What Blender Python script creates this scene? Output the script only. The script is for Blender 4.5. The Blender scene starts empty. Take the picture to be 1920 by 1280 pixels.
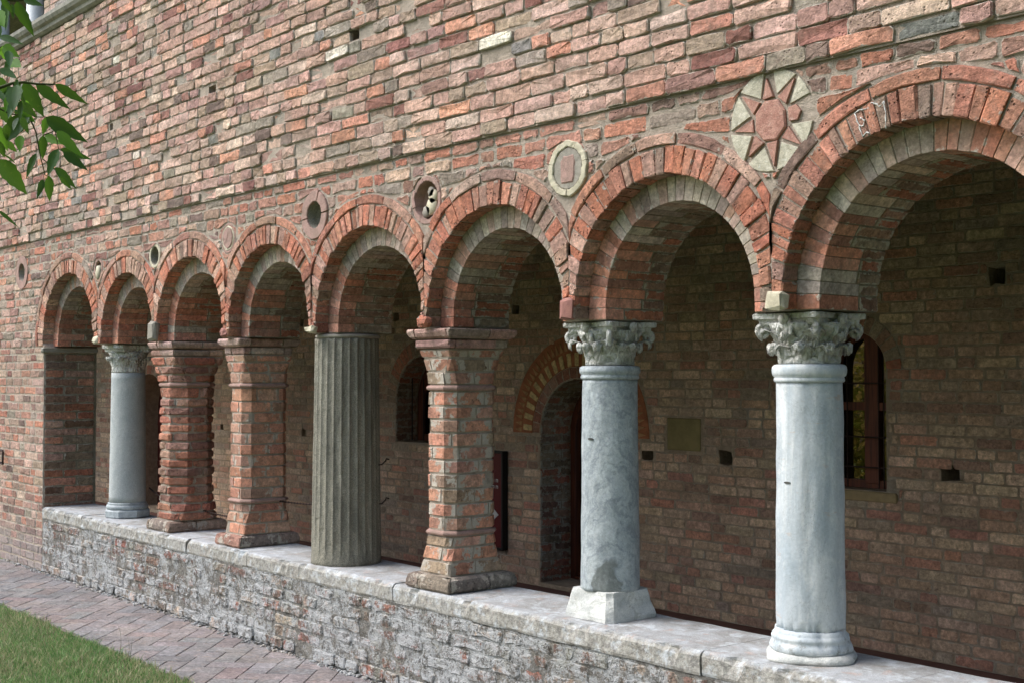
import bpy, bmesh, math, random
import numpy as np
from mathutils import Vector, Matrix, noise
R_ = random.Random(7)
PI = math.pi
S = bpy.context.scene
COL = S.collection

# ------------------------------------------------------------------ camera
F, CX, CY = 2400.0, 960.0, 640.0
TH, PITCH = math.radians(39.7952), math.radians(1.5514)
CAM = np.array([0.0, -3.798, 1.6])
FWD = np.array([-math.cos(TH) * math.cos(PITCH), math.sin(TH) * math.cos(PITCH), math.sin(PITCH)])
RGT = np.array([math.sin(TH), math.cos(TH), 0.0])
UP = np.cross(RGT, FWD)
cam = bpy.data.cameras.new('camera')
cam.sensor_width = 36; cam.lens = 36 * F / 1920; cam.clip_start = .05; cam.clip_end = 400
co = bpy.data.objects.new('camera', cam); COL.objects.link(co)
m = Matrix.Identity(4)
for i in range(3):
    m[i][0] = RGT[i]; m[i][1] = UP[i]; m[i][2] = -FWD[i]; m[i][3] = CAM[i]
co.matrix_world = m
S.camera = co

# ------------------------------------------------------------------ light
w = bpy.data.worlds.new('World'); S.world = w; w.use_nodes = True
nt = w.node_tree; bg = nt.nodes['Background']
sky = nt.nodes.new('ShaderNodeTexSky'); sky.sky_type = 'NISHITA'; sky.sun_disc = False
sky.sun_elevation = math.radians(49); sky.sun_rotation = math.radians(222)
sky.air_density = 1.0; sky.dust_density = 3.0; sky.ozone_density = 1.0
nt.links.new(sky.outputs[0], bg.inputs[0]); bg.inputs[1].default_value = 0.13
sun = bpy.data.lights.new('sun', 'SUN'); sun.energy = 1.45; sun.angle = math.radians(42); sun.color = (.95, .98, 1)
so = bpy.data.objects.new('sun', sun); COL.objects.link(so)
SUN_FROM = Vector((-.60, -.62, 1.0)).normalized()
so.rotation_euler = SUN_FROM.to_track_quat('Z', 'Y').to_euler()
so.location = (-8, -10, 9)
S.view_settings.view_transform = 'Standard'; S.view_settings.look = 'None'
S.view_settings.exposure = 1.12; S.view_settings.gamma = 1
S.view_settings.use_curve_mapping = False

# ------------------------------------------------------------------ helpers
def proj(p):
    v = np.asarray(p, float) - CAM; d = v @ FWD
    if d < .1: return None
    return CX + F * (v @ RGT) / d, CY - F * (v @ UP) / d, d
def ray_at(px, py, dist):
    d = FWD * F + RGT * (px - CX) + UP * (CY - py); d = d / np.linalg.norm(d)
    return CAM + d * dist
def lin(c):
    return tuple(((v / 255) / 12.92 if v / 255 <= .04045 else ((v / 255 + .055) / 1.055) ** 2.4) for v in c)
def tag(o, label=None, cat=None, group=None, kind=None):
    if label: o['label'] = label
    if cat: o['category'] = cat
    if cat and not kind: kind = 'thing'
    if group: o['group'] = group
    if kind: o['kind'] = kind
    return o
def empty(name, loc, label=None, cat=None, group=None):
    o = bpy.data.objects.new(name, None); COL.objects.link(o); o.location = loc; o.empty_display_size = .1
    return tag(o, label, cat, group)
def wloc(o):
    v = Vector((0, 0, 0))
    while o: v = v + o.location; o = o.parent
    return v
def link(name, V, Fs, mat, parent=None, cols=None, smooth=None, origin=None):
    if smooth is None: smooth = cols is None
    V = np.asarray(V, float)
    if origin is None: origin = (V.min(0) + V.max(0)) / 2
    origin = np.asarray(origin, float)
    me = bpy.data.meshes.new(name)
    me.from_pydata((V - origin).tolist(), [], Fs)
    if cols is not None:
        a = me.attributes.new('Col', 'FLOAT_COLOR', 'POINT')
        a.data.foreach_set('color', np.asarray(cols, np.float32).ravel())
    if smooth: me.polygons.foreach_set('use_smooth', [True] * len(me.polygons))
    if mat: me.materials.append(mat)
    o = bpy.data.objects.new(name, me); COL.objects.link(o)
    if parent is not None:
        o.parent = parent; o.location = Vector(origin) - wloc(parent)
    else: o.location = origin
    return o
class Piece:
    __slots__ = ('V', 'F', 'C', 'c', 'score')
    def __init__(s, V, Fs, rgb, alpha=None):
        s.V = np.asarray(V, float); s.F = Fs
        s.C = np.ones((len(s.V), 4)); s.C[:, :3] = rgb
        s.C[:, 3] = 0 if alpha is None else alpha
        s.c = s.V.mean(0); s.score = 0
def merge(pieces):
    V, Fs, C, o = [], [], [], 0
    for p in pieces:
        V.append(p.V); C.append(p.C); Fs.extend([tuple(i + o for i in f) for f in p.F]); o += len(p.V)
    return np.concatenate(V), Fs, np.concatenate(C)
def score(p, vis=None):
    q = [proj(v) for v in p.V[::3]]
    if any(a is None for a in q): return 0
    q = np.array(q); c = q.mean(0)
    if c[0] < -15 or c[0] > 1935 or c[1] < -15 or c[1] > 1295: return 0
    if vis and not vis(p.c): return 0
    return (q[:, 0].max() - q[:, 0].min()) * (q[:, 1].max() - q[:, 1].min())
def emit(pieces, name, restname, mat, parent, vis=None, cap=295, restmat=None, minscore=60):
    if not pieces: return
    for p in pieces: p.score = score(p, vis)
    pieces = sorted(pieces, key=lambda p: -p.score)
    k = 0
    for p in pieces[:cap]:
        if p.score < minscore: break
        link(name, p.V, p.F, mat, parent, p.C); k += 1
    if k < len(pieces):
        V, Fs, C = merge(pieces[k:])
        o = link(restname, V, Fs, restmat or mat, parent, C); o['kind'] = 'stuff'

# palettes: (sRGB, weight)
def P(*a): return [(lin(c), w) for c, w in a]
PAL_UP = P(((176, 132, 116), 34), ((188, 118, 86), 11), ((152, 124, 104), 18), ((152, 110, 100), 12), ((136, 80, 70), 6),
           ((138, 126, 112), 8), ((186, 156, 138), 10), ((200, 188, 176), .8), ((112, 114, 110), 1.6), ((108, 86, 78), 3), ((180, 142, 126), 18))
PAL_MID = P(((178, 116, 94), 30), ((184, 104, 74), 20), ((164, 128, 112), 20), ((150, 104, 90), 12), ((190, 150, 130), 8), ((130, 100, 90), 6), ((136, 124, 112), 3))
PAL_ARCH = P(((192, 122, 94), 30), ((194, 110, 76), 22), ((178, 134, 114), 22), ((168, 104, 80), 12), ((196, 152, 130), 10), ((150, 122, 106), 6))
PAL_RING = P(((150, 118, 106), 30), ((142, 126, 118), 26), ((160, 100, 78), 20), ((168, 92, 62), 12), ((150, 140, 130), 12))
PAL_RINGG = P(((162, 148, 136), 30), ((150, 138, 128), 20), ((170, 142, 128), 16), ((146, 130, 118), 12), ((172, 124, 100), 8))
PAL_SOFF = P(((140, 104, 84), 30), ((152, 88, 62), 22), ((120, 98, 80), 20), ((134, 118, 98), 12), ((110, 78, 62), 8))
PAL_BACK = P(((158, 124, 90), 26), ((154, 130, 98), 30), ((156, 102, 74), 9), ((136, 104, 78), 12), ((170, 144, 106), 14), ((132, 118, 94), 8), ((166, 106, 72), 3))
PAL_PIER = P(((184, 116, 86), 28), ((172, 128, 110), 20), ((146, 122, 98), 14), ((178, 102, 78), 16), ((160, 126, 98), 10), ((150, 104, 90), 8))
PAL_PIER4 = P(((182, 122, 96), 28), ((174, 128, 108), 20), ((168, 112, 90), 16), ((158, 120, 100), 8))
PAL_PAR = P(((134, 96, 84), 28), ((120, 104, 94), 24), ((150, 88, 72), 12), ((146, 124, 110), 20), ((110, 84, 78), 10), ((166, 146, 130), 8))
def sat(pal, k):
    out = []
    for c, w_ in pal:
        g = .3 * c[0] + .55 * c[1] + .15 * c[2]; out.append((tuple(max(.01, g + (v - g) * k) for v in c), w_))
    return out
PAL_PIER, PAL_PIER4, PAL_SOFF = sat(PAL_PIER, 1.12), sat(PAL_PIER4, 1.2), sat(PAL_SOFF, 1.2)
PAL_PAVE = P(((138, 116, 110), 34), ((130, 122, 120), 34), ((146, 110, 100), 10), ((122, 118, 118), 20), ((144, 128, 122), 8))
WASHES = {}
def pick(pal, rng=R_):
    t = rng.random() * sum(w for _, w in pal)
    for c, w_ in pal:
        t -= w_
        if t <= 0: break
    k = rng.uniform(.88, 1.14) if pal is not PAL_BACK else rng.uniform(.90, 1.09)
    g = .3 * c[0] + .55 * c[1] + .15 * c[2]; wsh = (g * 1.10, g * .98, g * .92)
    if pal is PAL_BACK: wsh = (g * 1.22, g * .97, g * .80)
    c = tuple(a + (b - a) * (WASH * (.8 if pal is PAL_ARCH else 1.2 if pal is PAL_BACK else 1)) for a, b in zip(c, wsh))
    c = (c[0] * 1.01, c[1] * .99, c[2] * (.93 if pal is not PAL_BACK else 1.))
    if pal is PAL_BACK: k *= 1.14
    return tuple(min(.8, v * k * rng.uniform(.96, 1.04) * GAIN) for v in c)
WASH, GAIN = .40, 1.27

# ------------------------------------------------------------------ materials
class M:
    def __init__(s, name, rough=.9):
        s.m = bpy.data.materials.new(name); s.m.use_nodes = True
        s.t = s.m.node_tree; s.b = s.t.nodes['Principled BSDF']; s.b.inputs['Roughness'].default_value = rough
        s.b.inputs['Specular IOR Level'].default_value = .25
        s.geo = s.t.nodes.new('ShaderNodeNewGeometry')
        s.pos = s.geo.outputs['Position']
    def N(s, t, **k):
        n = s.t.nodes.new(t)
        for a, v in k.items(): setattr(n, a, v)
        return n
    def put(s, sock, v):
        if isinstance(v, bpy.types.NodeSocket): s.t.links.new(v, sock)
        elif isinstance(v, (tuple, list)) and len(v) == 3 and sock.type == 'RGBA': sock.default_value = (*v, 1)
        else: sock.default_value = v
    def map(s, scale=(1, 1, 1), rot=(0, 0, 0), vec=None):
        n = s.N('ShaderNodeMapping'); s.put(n.inputs[0], vec or s.pos); n.inputs['Scale'].default_value = scale; n.inputs['Rotation'].default_value = rot
        return n.outputs[0]
    def noise(s, scale, detail=4, rough=.55, vec=None, dist=0):
        n = s.N('ShaderNodeTexNoise'); s.put(n.inputs['Vector'], vec or s.pos)
        n.inputs['Scale'].default_value = scale; n.inputs['Detail'].default_value = detail
        n.inputs['Roughness'].default_value = rough; n.inputs['Distortion'].default_value = dist
        return n.outputs['Fac']
    def voro(s, scale, vec=None, feature='F1'):
        n = s.N('ShaderNodeTexVoronoi', feature=feature); s.put(n.inputs['Vector'], vec or s.pos); n.inputs['Scale'].default_value = scale
        return n.outputs['Distance']
    def math(s, op, a, b=0, c=0, clamp=False):
        n = s.N('ShaderNodeMath', operation=op, use_clamp=clamp)
        for i, v in enumerate((a, b, c)): s.put(n.inputs[i], v)
        return n.outputs[0]
    def rng(s, v, a, b, c=0., d=1.):
        n = s.N('ShaderNodeMapRange', interpolation_type='SMOOTHSTEP'); s.put(n.inputs['Value'], v)
        for k, x in (('From Min', a), ('From Max', b), ('To Min', c), ('To Max', d)): n.inputs[k].default_value = x
        return n.outputs[0]
    def mix(s, f, a, b, mode='MIX'):
        n = s.N('ShaderNodeMix', data_type='RGBA', blend_type=mode); n.clamp_factor = True
        s.put(n.inputs[0], f); s.put(n.inputs[6], a); s.put(n.inputs[7], b)
        return n.outputs[2]
    def ramp(s, f, stops):
        n = s.N('ShaderNodeValToRGB'); s.put(n.inputs[0], f); e = n.color_ramp.elements
        while len(e) < len(stops): e.new(.5)
        for i, (p, c) in enumerate(stops): e[i].position = p; e[i].color = (*c, 1)
        return n.outputs[0]
    def scale(s, col, f):
        return s.mix(1.0, col, s.gray(f), 'MULTIPLY')
    def gray(s, f):
        n = s.N('ShaderNodeCombineColor')
        for i in range(3): s.put(n.inputs[i], f)
        return n.outputs[0]
    def xyz(s):
        n = s.N('ShaderNodeSeparateXYZ'); s.put(n.inputs[0], s.pos); return n.outputs
    def bump(s, h, strength=.5, dist=.005, normal=None):
        n = s.N('ShaderNodeBump'); s.put(n.inputs['Height'], h); n.inputs['Strength'].default_value = strength; n.inputs['Distance'].default_value = dist
        if normal: s.put(n.inputs['Normal'], normal)
        return n.outputs[0]
    def out(s, col, normal=None, rough=None):
        s.put(s.b.inputs['Base Color'], col)
        if normal: s.put(s.b.inputs['Normal'], normal)
        if rough is not None: s.put(s.b.inputs['Roughness'], rough)
        return s.m
MORTAR = lin((200, 186, 170))
def brick_mat(name, smear=.5, mortar=MORTAR, lime=0., lichen=0., pits=1., base_dirt=False, gain=1.0, relief=.85):
    s = M(name)
    at = s.N('ShaderNodeAttribute', attribute_name='Col')
    col = at.outputs['Color']; edge = at.outputs['Alpha']
    n1 = s.noise(7, 5, .6); n2 = s.noise(34, 6, .7); n3 = s.noise(170, 4, .7)
    col = s.scale(col, s.rng(n1, .3, .7, .82 * gain, 1.14 * gain))
    col = s.scale(col, s.rng(n2, .3, .7, .66, 1.32))
    col = s.scale(col, s.rng(s.noise(85, 4, .7), .3, .7, .8, 1.2))
    col = s.mix(s.rng(s.noise(18, 3, .5), .55, .72, 0, .35), col, lin((150, 128, 114)))      # greyish weathering bloom
    col = s.scale(col, s.rng(s.noise(1.5, 5, .65), .32, .68, .84, 1.14))
    col = s.mix(s.rng(s.noise(2.6, 7, .72, s.map((1, 1, .45))), .52, .72, 0, .4), col, lin((166, 152, 138)))   # broad pale weathering and salts
    # pits
    v = s.voro(62); pm = s.math('MULTIPLY', s.rng(v, .10, .34, 1, 0), s.rng(s.noise(16, 2), .50, .62))
    col = s.mix(s.math('MULTIPLY', pm, .55 * pits), col, lin((62, 40, 34)))
    # light crumbs
    col = s.mix(s.rng(n3, .62, .78, 0, .5), col, lin((186, 166, 150)))
    # mortar spilling over the arrises
    e = s.math('ADD', s.math('MULTIPLY', edge, .42), s.math('MULTIPLY', s.noise(26, 5, .65), 1.0))
    mm = s.rng(e, .98 - .3 * smear, 1.06 - .3 * smear)
    mcol = s.scale(s.mix(n2, mortar, lin((184, 178, 166))), s.rng(n3, .2, .8, .8, 1.15))
    col = s.mix(mm, col, mcol)
    x = s.xyz()
    if lime:
        lm = s.math('ADD', s.noise(8, 8, .74), s.math('MULTIPLY', s.noise(48, 5, .7), .45))
        lm = s.math('ADD', lm, s.math('MULTIPLY', s.math('SUBTRACT', s.noise(1.9, 4, .6), .5), .55))
        z = s.rng(x[2], .0, .62, .05, .0)
        lm = s.math('ADD', lm, z)
        col = s.mix(s.rng(lm, .74 - .1 * lime, .86 - .1 * lime, 0, .92), col, lin((190, 192, 192)))
    if lichen:
        lk = s.math('ADD', s.noise(15, 8, .8), s.math('MULTIPLY', s.noise(90, 4, .7), .4))
        col = s.mix(s.rng(lk, .78 - .1 * lichen, .86 - .1 * lichen, 0, .75), col, lin((84, 80, 72)))
        col = s.mix(s.rng(s.noise(4, 5), .56, .7, 0, .35), col, lin((134, 130, 96)))
    if base_dirt:                                       # damp, salty foot of the wall
        zz = s.rng(s.math('ADD', x[2], s.math('MULTIPLY', s.noise(3, 6, .7), .5)), .3, .75, 1, 0)
        col = s.mix(s.math('MULTIPLY', zz, .75), col, s.mix(s.noise(30, 6, .8), lin((84, 80, 78)), lin((186, 184, 182))))
    h = s.math('ADD', s.math('MULTIPLY', s.noise(38, 8, .74), 1.0), s.math('MULTIPLY', s.noise(150, 3, .6), .30))
    h = s.math('SUBTRACT', h, s.math('MULTIPLY', pm, .8))
    h = s.math('ADD', h, s.math('MULTIPLY', mm, .12))
    return s.out(col, s.bump(h, relief, .024), .93)
def mortar_mat(name, col=MORTAR, lime=0., dark=.6, lichen=0.):
    s = M(name, .95)
    n2 = s.noise(20, 7, .7)
    c = s.scale(s.mix(s.rng(n2, .35, .65), col, tuple(v * .74 for v in col)), s.rng(s.noise(80, 5, .7), .25, .75, dark, 1.2))
    c = s.mix(s.rng(s.noise(3.2, 5), .5, .7, 0, .6), c, lin((176, 170, 158)))
    if lime:
        lm = s.math('ADD', s.noise(8, 8, .74), s.math('MULTIPLY', s.noise(48, 5, .7), .45))
        lm = s.math('ADD', lm, s.math('MULTIPLY', s.math('SUBTRACT', s.noise(1.9, 4, .6), .5), .55))
        c = s.mix(s.rng(lm, .66, .82, 0, .9), c, lin((192, 194, 194)))
    if lichen:
        lk = s.math('ADD', s.noise(15, 8, .8), s.math('MULTIPLY', s.noise(90, 4, .7), .4))
        c = s.mix(s.rng(lk, .70, .80, 0, .75), c, lin((84, 80, 72)))
    c = s.scale(c, s.rng(s.noise(9, 5, .6), .3, .7, .86, 1.1))
    h = s.math('ADD', s.math('ADD', s.noise(30, 8, .78), s.math('MULTIPLY', s.noise(140, 3), .25)), s.math('MULTIPLY', s.noise(9, 3), .8))
    return s.out(c, s.bump(h, 1.0, .03))
M_BRU = brick_mat('worn_brick_upper', .52, gain=1.08, relief=.62)
M_BRM = brick_mat('worn_brick_middle', .72, gain=1.05)
M_ARCH = brick_mat('worn_brick_arch', .10, pits=1.4, relief=1.0)
M_RING = brick_mat('smooth_brick_ring', .22, pits=.2, relief=.35)
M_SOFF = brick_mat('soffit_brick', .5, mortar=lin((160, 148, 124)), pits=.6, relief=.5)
M_BACK = brick_mat('inner_wall_brick', .6, mortar=lin((164, 154, 132)), pits=.5, relief=.5)
M_PIER = brick_mat('pier_brick', .3, relief=.35)
M_PIERR = brick_mat('crumbling_pier_brick', .25, relief=1.0, pits=1.3)
M_PIERM = brick_mat('patched_pier_brick', .60, relief=.6)
M_PAR = brick_mat('parapet_brick', .85, lime=.8, lichen=.85, relief=1.)
M_PAVE = brick_mat('paving_brick', .1, pits=.3, relief=.3)
M_MU = mortar_mat('mortar_raked', lin((204, 188, 170)), dark=.7)
M_MM = mortar_mat('mortar_flush', lin((208, 192, 174)), dark=.72)
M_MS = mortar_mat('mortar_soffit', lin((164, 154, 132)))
M_MP = mortar_mat('mortar_parapet', lin((150, 146, 138)), lime=1, lichen=1)
M_MB = mortar_mat('mortar_inner', lin((186, 166, 142)), dark=.8)
def simple(name, c, rough=.8, var=.25, sc=20, bump=.4, metal=0, bd=.004):
    s = M(name, rough); s.b.inputs['Metallic'].default_value = metal
    n = s.noise(sc, 6, .65)
    return s.out(s.scale(s.mix(0., c, c), s.rng(n, .25, .75, 1 - var, 1 + var)), s.bump(s.noise(sc * 3, 5, .7), bump, bd))
SILLZ = .525
M_SLOT = simple('slot_shade', lin((74, 74, 70)), .9)  # dark tone stands for the shade inside the slots
M_IRON = simple('rusty_iron', lin((58, 46, 42)), .7, .3, 60, .5, .6, .002)
M_WOOD = None
def wood():
    s = M('dark_red_wood', .55)
    v = s.map((30, 30, 2)); n = s.noise(1.6, 5, .6, v)
    c = s.mix(s.rng(n, .3, .7), lin((70, 40, 30)), lin((112, 62, 42)))
    return s.out(c, s.bump(n, .4, .003))
M_WOOD = wood()
M_DARK = simple('deep_shade_dark', lin((40, 36, 32)), .95)  # near-black base puts the shade of room, loggia and holes into colour
M_CEIL = simple('dark_ceiling_boards', lin((62, 50, 40)), .95, .2, 5)
M_FLOOR = simple('portico_floor_tile', lin((98, 70, 62)), .85, .2, 8)
def stone(name, c1, c2, c3=None, sc=6, rough=.6, bump=.35, speck=0., vert=False, dirt=.3):
    s = M(name, rough); s.b.inputs['Specular IOR Level'].default_value = .35
    v = s.map((1, 1, .28)) if vert else s.pos
    n = s.noise(sc, 7, .6, v, 1.2)
    c = s.mix(s.rng(n, .36, .66), c1, c2)
    if c3: c = s.mix(s.rng(s.noise(sc * 2.3, 6, .6, v, .8), .56, .7, 0, .75), c, c3)
    if speck: c = s.scale(c, s.rng(s.noise(230, 2, .6), .3, .7, 1 - speck, 1 + speck))
    if dirt: c = s.mix(s.rng(s.math('ADD', s.noise(11, 7, .75), s.math('MULTIPLY', s.noise(70, 3), .2)), .68, .82, 0, dirt), c, lin((96, 88, 72)))
    h = s.math('ADD', s.noise(30, 6, .65), s.math('MULTIPLY', s.noise(170, 3), .3))
    return s, c, s.bump(h, bump, .006)
def wavy_marble():
    s, c, nb = stone('blue_grey_veined_marble', lin((152, 160, 164)), lin((176, 184, 186)), lin((134, 140, 142)), 9, .5, .3, .10, False, .12)
    x = s.xyz()
    # chevron veins that climb and fold round the middle of the shaft
    dx = s.math('SUBTRACT', s.math('MULTIPLY', s.math('ADD', x[0], x[1]), .72), (-4.16 + .25) * .72)
    dx = s.math('ADD', dx, s.math('MULTIPLY', s.math('SUBTRACT', s.noise(3.2, 4, .6), .5), .34))
    par = s.math('MULTIPLY', s.math('MULTIPLY', dx, dx), 12.)
    t = s.math('ADD', s.math('ADD', x[2], par), s.math('MULTIPLY', s.noise(6, 7, .7), .34))
    wv = s.math('SINE', s.math('MULTIPLY', t, 120.))
    wv2 = s.math('SINE', s.math('MULTIPLY', t, 43.))
    f = s.math('ADD', s.math('MULTIPLY', wv, .22), s.math('ADD', s.math('MULTIPLY', wv2, .25), s.noise(16, 4, .6)))
    c = s.mix(s.rng(f, .4, .95, 0, .5), c, lin((116, 124, 130)))
    c = s.mix(s.rng(f, .5, -.05, 0, .3), c, lin((184, 188, 186)))
    # the darker half-round scar above the foot
    q = s.math('ADD', s.math('MULTIPLY', dx, s.math('MULTIPLY', dx, 20.)), s.math('MULTIPLY', s.math('SUBTRACT', x[2], .60), 1.))
    q = s.math('ADD', q, s.math('MULTIPLY', s.noise(12, 4), .05))
    c = s.mix(s.rng(q, .20, .235, .8, 0), c, lin((104, 108, 104)))
    pit = s.math('MULTIPLY', s.rng(s.voro(60), .06, .22, 1, 0), s.rng(s.noise(8, 3), .5, .6))
    c = s.scale(c, s.rng(s.noise(60, 5, .75), .3, .7, .86, 1.14))
    c = s.mix(s.rng(s.noise(14, 7, .8), .5, .7, 0, .5), c, lin((200, 204, 204)))
    h = s.math('SUBTRACT', s.math('ADD', s.noise(18, 7, .7), s.math('MULTIPLY', s.noise(110, 3), .25)), s.math('MULTIPLY', pit, .4))
    return s.out(c, s.bump(h, .4, .012))
M_WAVY = wavy_marble()
def white_marble():
    s = M('white_marble', .5); s.b.inputs['Specular IOR Level'].default_value = .35
    v = s.map((1, 1, .22)); n = s.noise(7, 5, .55, v, .8)
    c = s.mix(s.rng(n, .42, .68), lin((208, 212, 213)), lin((176, 185, 190)))
    c = s.mix(s.rng(s.noise(14, 7, .7, None, .8), .5, .66, 0, .6), c, lin((216, 218, 216)))
    c = s.mix(s.rng(s.noise(9, 5, .6, s.map((1, 1, .10)), .6), .52, .64, 0, .55), c, lin((158, 170, 178)))
    vein = s.math('ABSOLUTE', s.math('SUBTRACT', s.noise(4, 5, .6, s.map((1, 1, .6)), 1.6), .5))
    c = s.mix(s.rng(vein, .0, .010, .3, 0), c, lin((140, 146, 150)))
    c = s.scale(c, s.rng(s.noise(80, 4, .7), .3, .7, .92, 1.07))
    st = s.math('MULTIPLY', s.rng(s.noise(9, 4, .6, s.map((1, 1, 3.5))), .62, .72), .45)
    c = s.mix(st, c, lin((190, 160, 136)))
    c = s.mix(s.rng(s.math('ADD', s.noise(24, 7, .8), s.rng(s.xyz()[2], .52, .68, .19, 0)), .64, .76, 0, .65), c, lin((112, 110, 102)))
    pit = s.rng(s.voro(70), .06, .2, 1, 0); pit = s.math('MULTIPLY', pit, s.rng(s.noise(9, 3), .5, .62))
    c = s.mix(s.math('MULTIPLY', pit, .35), c, lin((120, 122, 122)))
    h = s.math('SUBTRACT', s.math('ADD', s.noise(16, 7, .65), s.math('MULTIPLY', s.noise(120, 3), .2)), s.math('MULTIPLY', pit, .35))
    return s.out(c, s.bump(h, .35, .010))
M_WHITE = white_marble()
s_, c_, n_ = stone('rough_white_block', lin((206, 206, 200)), lin((182, 184, 180)), lin((158, 158, 150)), 9, .8, 1.0, .12, False, .3)
M_BLOCK = s_.out(c_, n_)
s_, c_, n_ = stone('carved_white_marble', lin((204, 204, 198)), lin((172, 170, 160)), lin((212, 212, 208)), 12, .7, .7, .08, False, .75)
rg_ = s_.math('ADD', s_.math('MULTIPLY', s_.voro(46, s_.map((1, 1, .6)), 'DISTANCE_TO_EDGE'), 1.4), s_.math('MULTIPLY', s_.noise(40, 6, .7), .8))
M_CARV = s_.out(c_, s_.bump(rg_, .9, .016))
s_, c_, n_ = stone('grey_granite', lin((180, 184, 182)), lin((164, 170, 170)), None, 4, .75, .5, .22, False, .15)
M_GRAN = s_.out(c_, n_)
s_, c_, n_ = stone('weathered_fluted_stone', lin((142, 138, 124)), lin((116, 113, 102)), lin((158, 154, 140)), 6, .9, 2.2, .4, True, .5)
M_FLUT = s_.out(c_, n_)
s_, c_, n_ = stone('coping_stone', lin((172, 174, 176)), lin((146, 144, 140)), lin((176, 156, 146)), 5, .75, 1.4, .18, False, .5)
gn_ = s_.N('ShaderNodeSeparateXYZ'); s_.t.links.new(s_.geo.outputs['True Normal'], gn_.inputs[0])
fr_ = s_.rng(s_.math('ADD', s_.xyz()[2], s_.math('MULTIPLY', s_.noise(30, 6, .7), .03)), SILLZ - .004, SILLZ + .012, 1, 0)       # grime that covers the slab edges
dm_ = s_.mix(s_.rng(s_.noise(38, 7, .8), .36, .62), lin((104, 98, 88)), lin((176, 172, 160)))
c_ = s_.mix(s_.math('MULTIPLY', fr_, .75), c_, dm_)
c_ = s_.mix(s_.rng(s_.noise(13, 8, .75), .50, .64, 0, .7), c_, lin((200, 206, 210)))
c_ = s_.mix(s_.rng(s_.noise(6, 8, .8), .56, .68, 0, .5), c_, lin((122, 116, 106)))
M_COPE = s_.out(c_, n_)
s_, c_, n_ = stone('pale_limestone', lin((198, 190, 166)), lin((176, 168, 144)), None, 12, .8, .6, .1, False, .35)
M_LIME = s_.out(c_, n_)
s_, c_, n_ = stone('white_lime_mortar', lin((206, 204, 198)), lin((186, 184, 178)), None, 30, .9, .8, .1, False, .1)
M_LIMEW = s_.out(c_, n_)
s_, c_, n_ = stone('rosy_terracotta', lin((158, 112, 100)), lin((140, 98, 90)), None, 14, .85, .6, .1, False, .3)
M_TERR = s_.out(c_, n_)
s_, c_, n_ = stone('pinkish_moulded_brick', lin((168, 136, 126)), lin((146, 122, 110)), None, 14, .9, .8, .15, False, .4)
M_TERR2 = s_.out(c_, n_)
s_, c_, n_ = stone('worn_pink_inlay', lin((176, 134, 118)), lin((156, 112, 98)), lin((190, 160, 146)), 22, .9, 1.2, .2, False, .35)
M_STARR = s_.out(c_, n_)
s_, c_, n_ = stone('worn_white_inlay', lin((194, 188, 168)), lin((170, 164, 144)), lin((214, 212, 200)), 20, .85, 1.2, .15, False, .55)
M_STARW = s_.out(c_, n_)
s_, c_, n_ = stone('grey_cement', lin((150, 144, 132)), lin((136, 130, 120)), None, 14, .9, .6, .1, False, .2)
M_CEM = s_.out(c_, n_)
s_, c_, n_ = stone('grey_cornice_stone', lin((150, 146, 134)), lin((120, 118, 108)), None, 9, .85, .7, .15, False, .5)
M_CORN = s_.out(c_, n_)
M_YEL = simple('pale_yellow_paint', lin((188, 164, 116)), .9, .45, 30)
M_REDP = simple('faded_red_paint', lin((146, 92, 62)), .9, .35, 14)
M_SIGN = simple('dark_red_board', lin((88, 22, 26)), .4, .1, 4, .05)
M_BLACK = simple('black_metal_frame', lin((28, 28, 28)), .45, .1, 4, .05)
M_PRINT = simple('white_print', lin((190, 190, 186)), .6, .05, 4, 0)
def glass():
    s = M('window_glass', .04)
    tr = s.N('ShaderNodeBsdfTransparent'); tr.inputs[0].default_value = (.46, .40, .34, 1)
    gl = s.N('ShaderNodeBsdfGlossy'); gl.inputs['Roughness'].default_value = .03
    fr = s.N('ShaderNodeFresnel'); fr.inputs[0].default_value = 1.5
    mx = s.N('ShaderNodeMixShader'); s.t.links.new(fr.outputs[0], mx.inputs[0]); s.t.links.new(tr.outputs[0], mx.inputs[1]); s.t.links.new(gl.outputs[0], mx.inputs[2])
    s.t.links.new(mx.outputs[0], s.t.nodes['Material Output'].inputs[0])
    return s.m
M_GLASS = glass()
def leafm(name, a, b, tr=.35):
    s = M(name, .6)
    c = s.mix(s.rng(s.noise(9, 5, .7), .35, .65), a, b)
    c = s.mix(s.rng(s.noise(70, 4, .7), .6, .75, 0, .35), c, lin((128, 134, 70)))
    s.put(s.b.inputs['Base Color'], c); s.put(s.b.inputs['Normal'], s.bump(s.noise(60, 3), .3, .002))
    t = s.N('ShaderNodeBsdfTranslucent'); s.put(t.inputs[0], s.mix(.5, c, lin((120, 160, 40))))
    mx = s.N('ShaderNodeMixShader'); mx.inputs[0].default_value = tr
    s.t.links.new(s.b.outputs[0], mx.inputs[1]); s.t.links.new(t.outputs[0], mx.inputs[2])
    s.t.links.new(mx.outputs[0], s.t.nodes['Material Output'].inputs[0])
    return s.m
M_LEAF = leafm('leaf_dark_green', lin((44, 74, 38)), lin((56, 92, 44)), .25)
M_LEAF2 = leafm('leaf_bright_green', lin((84, 128, 44)), lin((100, 146, 54)), .45)
M_TWIG = simple('green_brown_twig', lin((76, 78, 44)), .8)
M_BARK = simple('bark', lin((88, 74, 60)), .95, .3, 10, .9, 0, .02)
def grass_ground():
    s = M('lawn_soil', .95)
    n = s.noise(22, 6, .7)
    return s.out(s.ramp(n, [(.3, lin((86, 104, 60))), (.55, lin((104, 124, 70))), (.75, lin((140, 138, 98)))]), s.bump(s.noise(70, 5, .8), .9, .03))
M_GRASSG = grass_ground()
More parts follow.
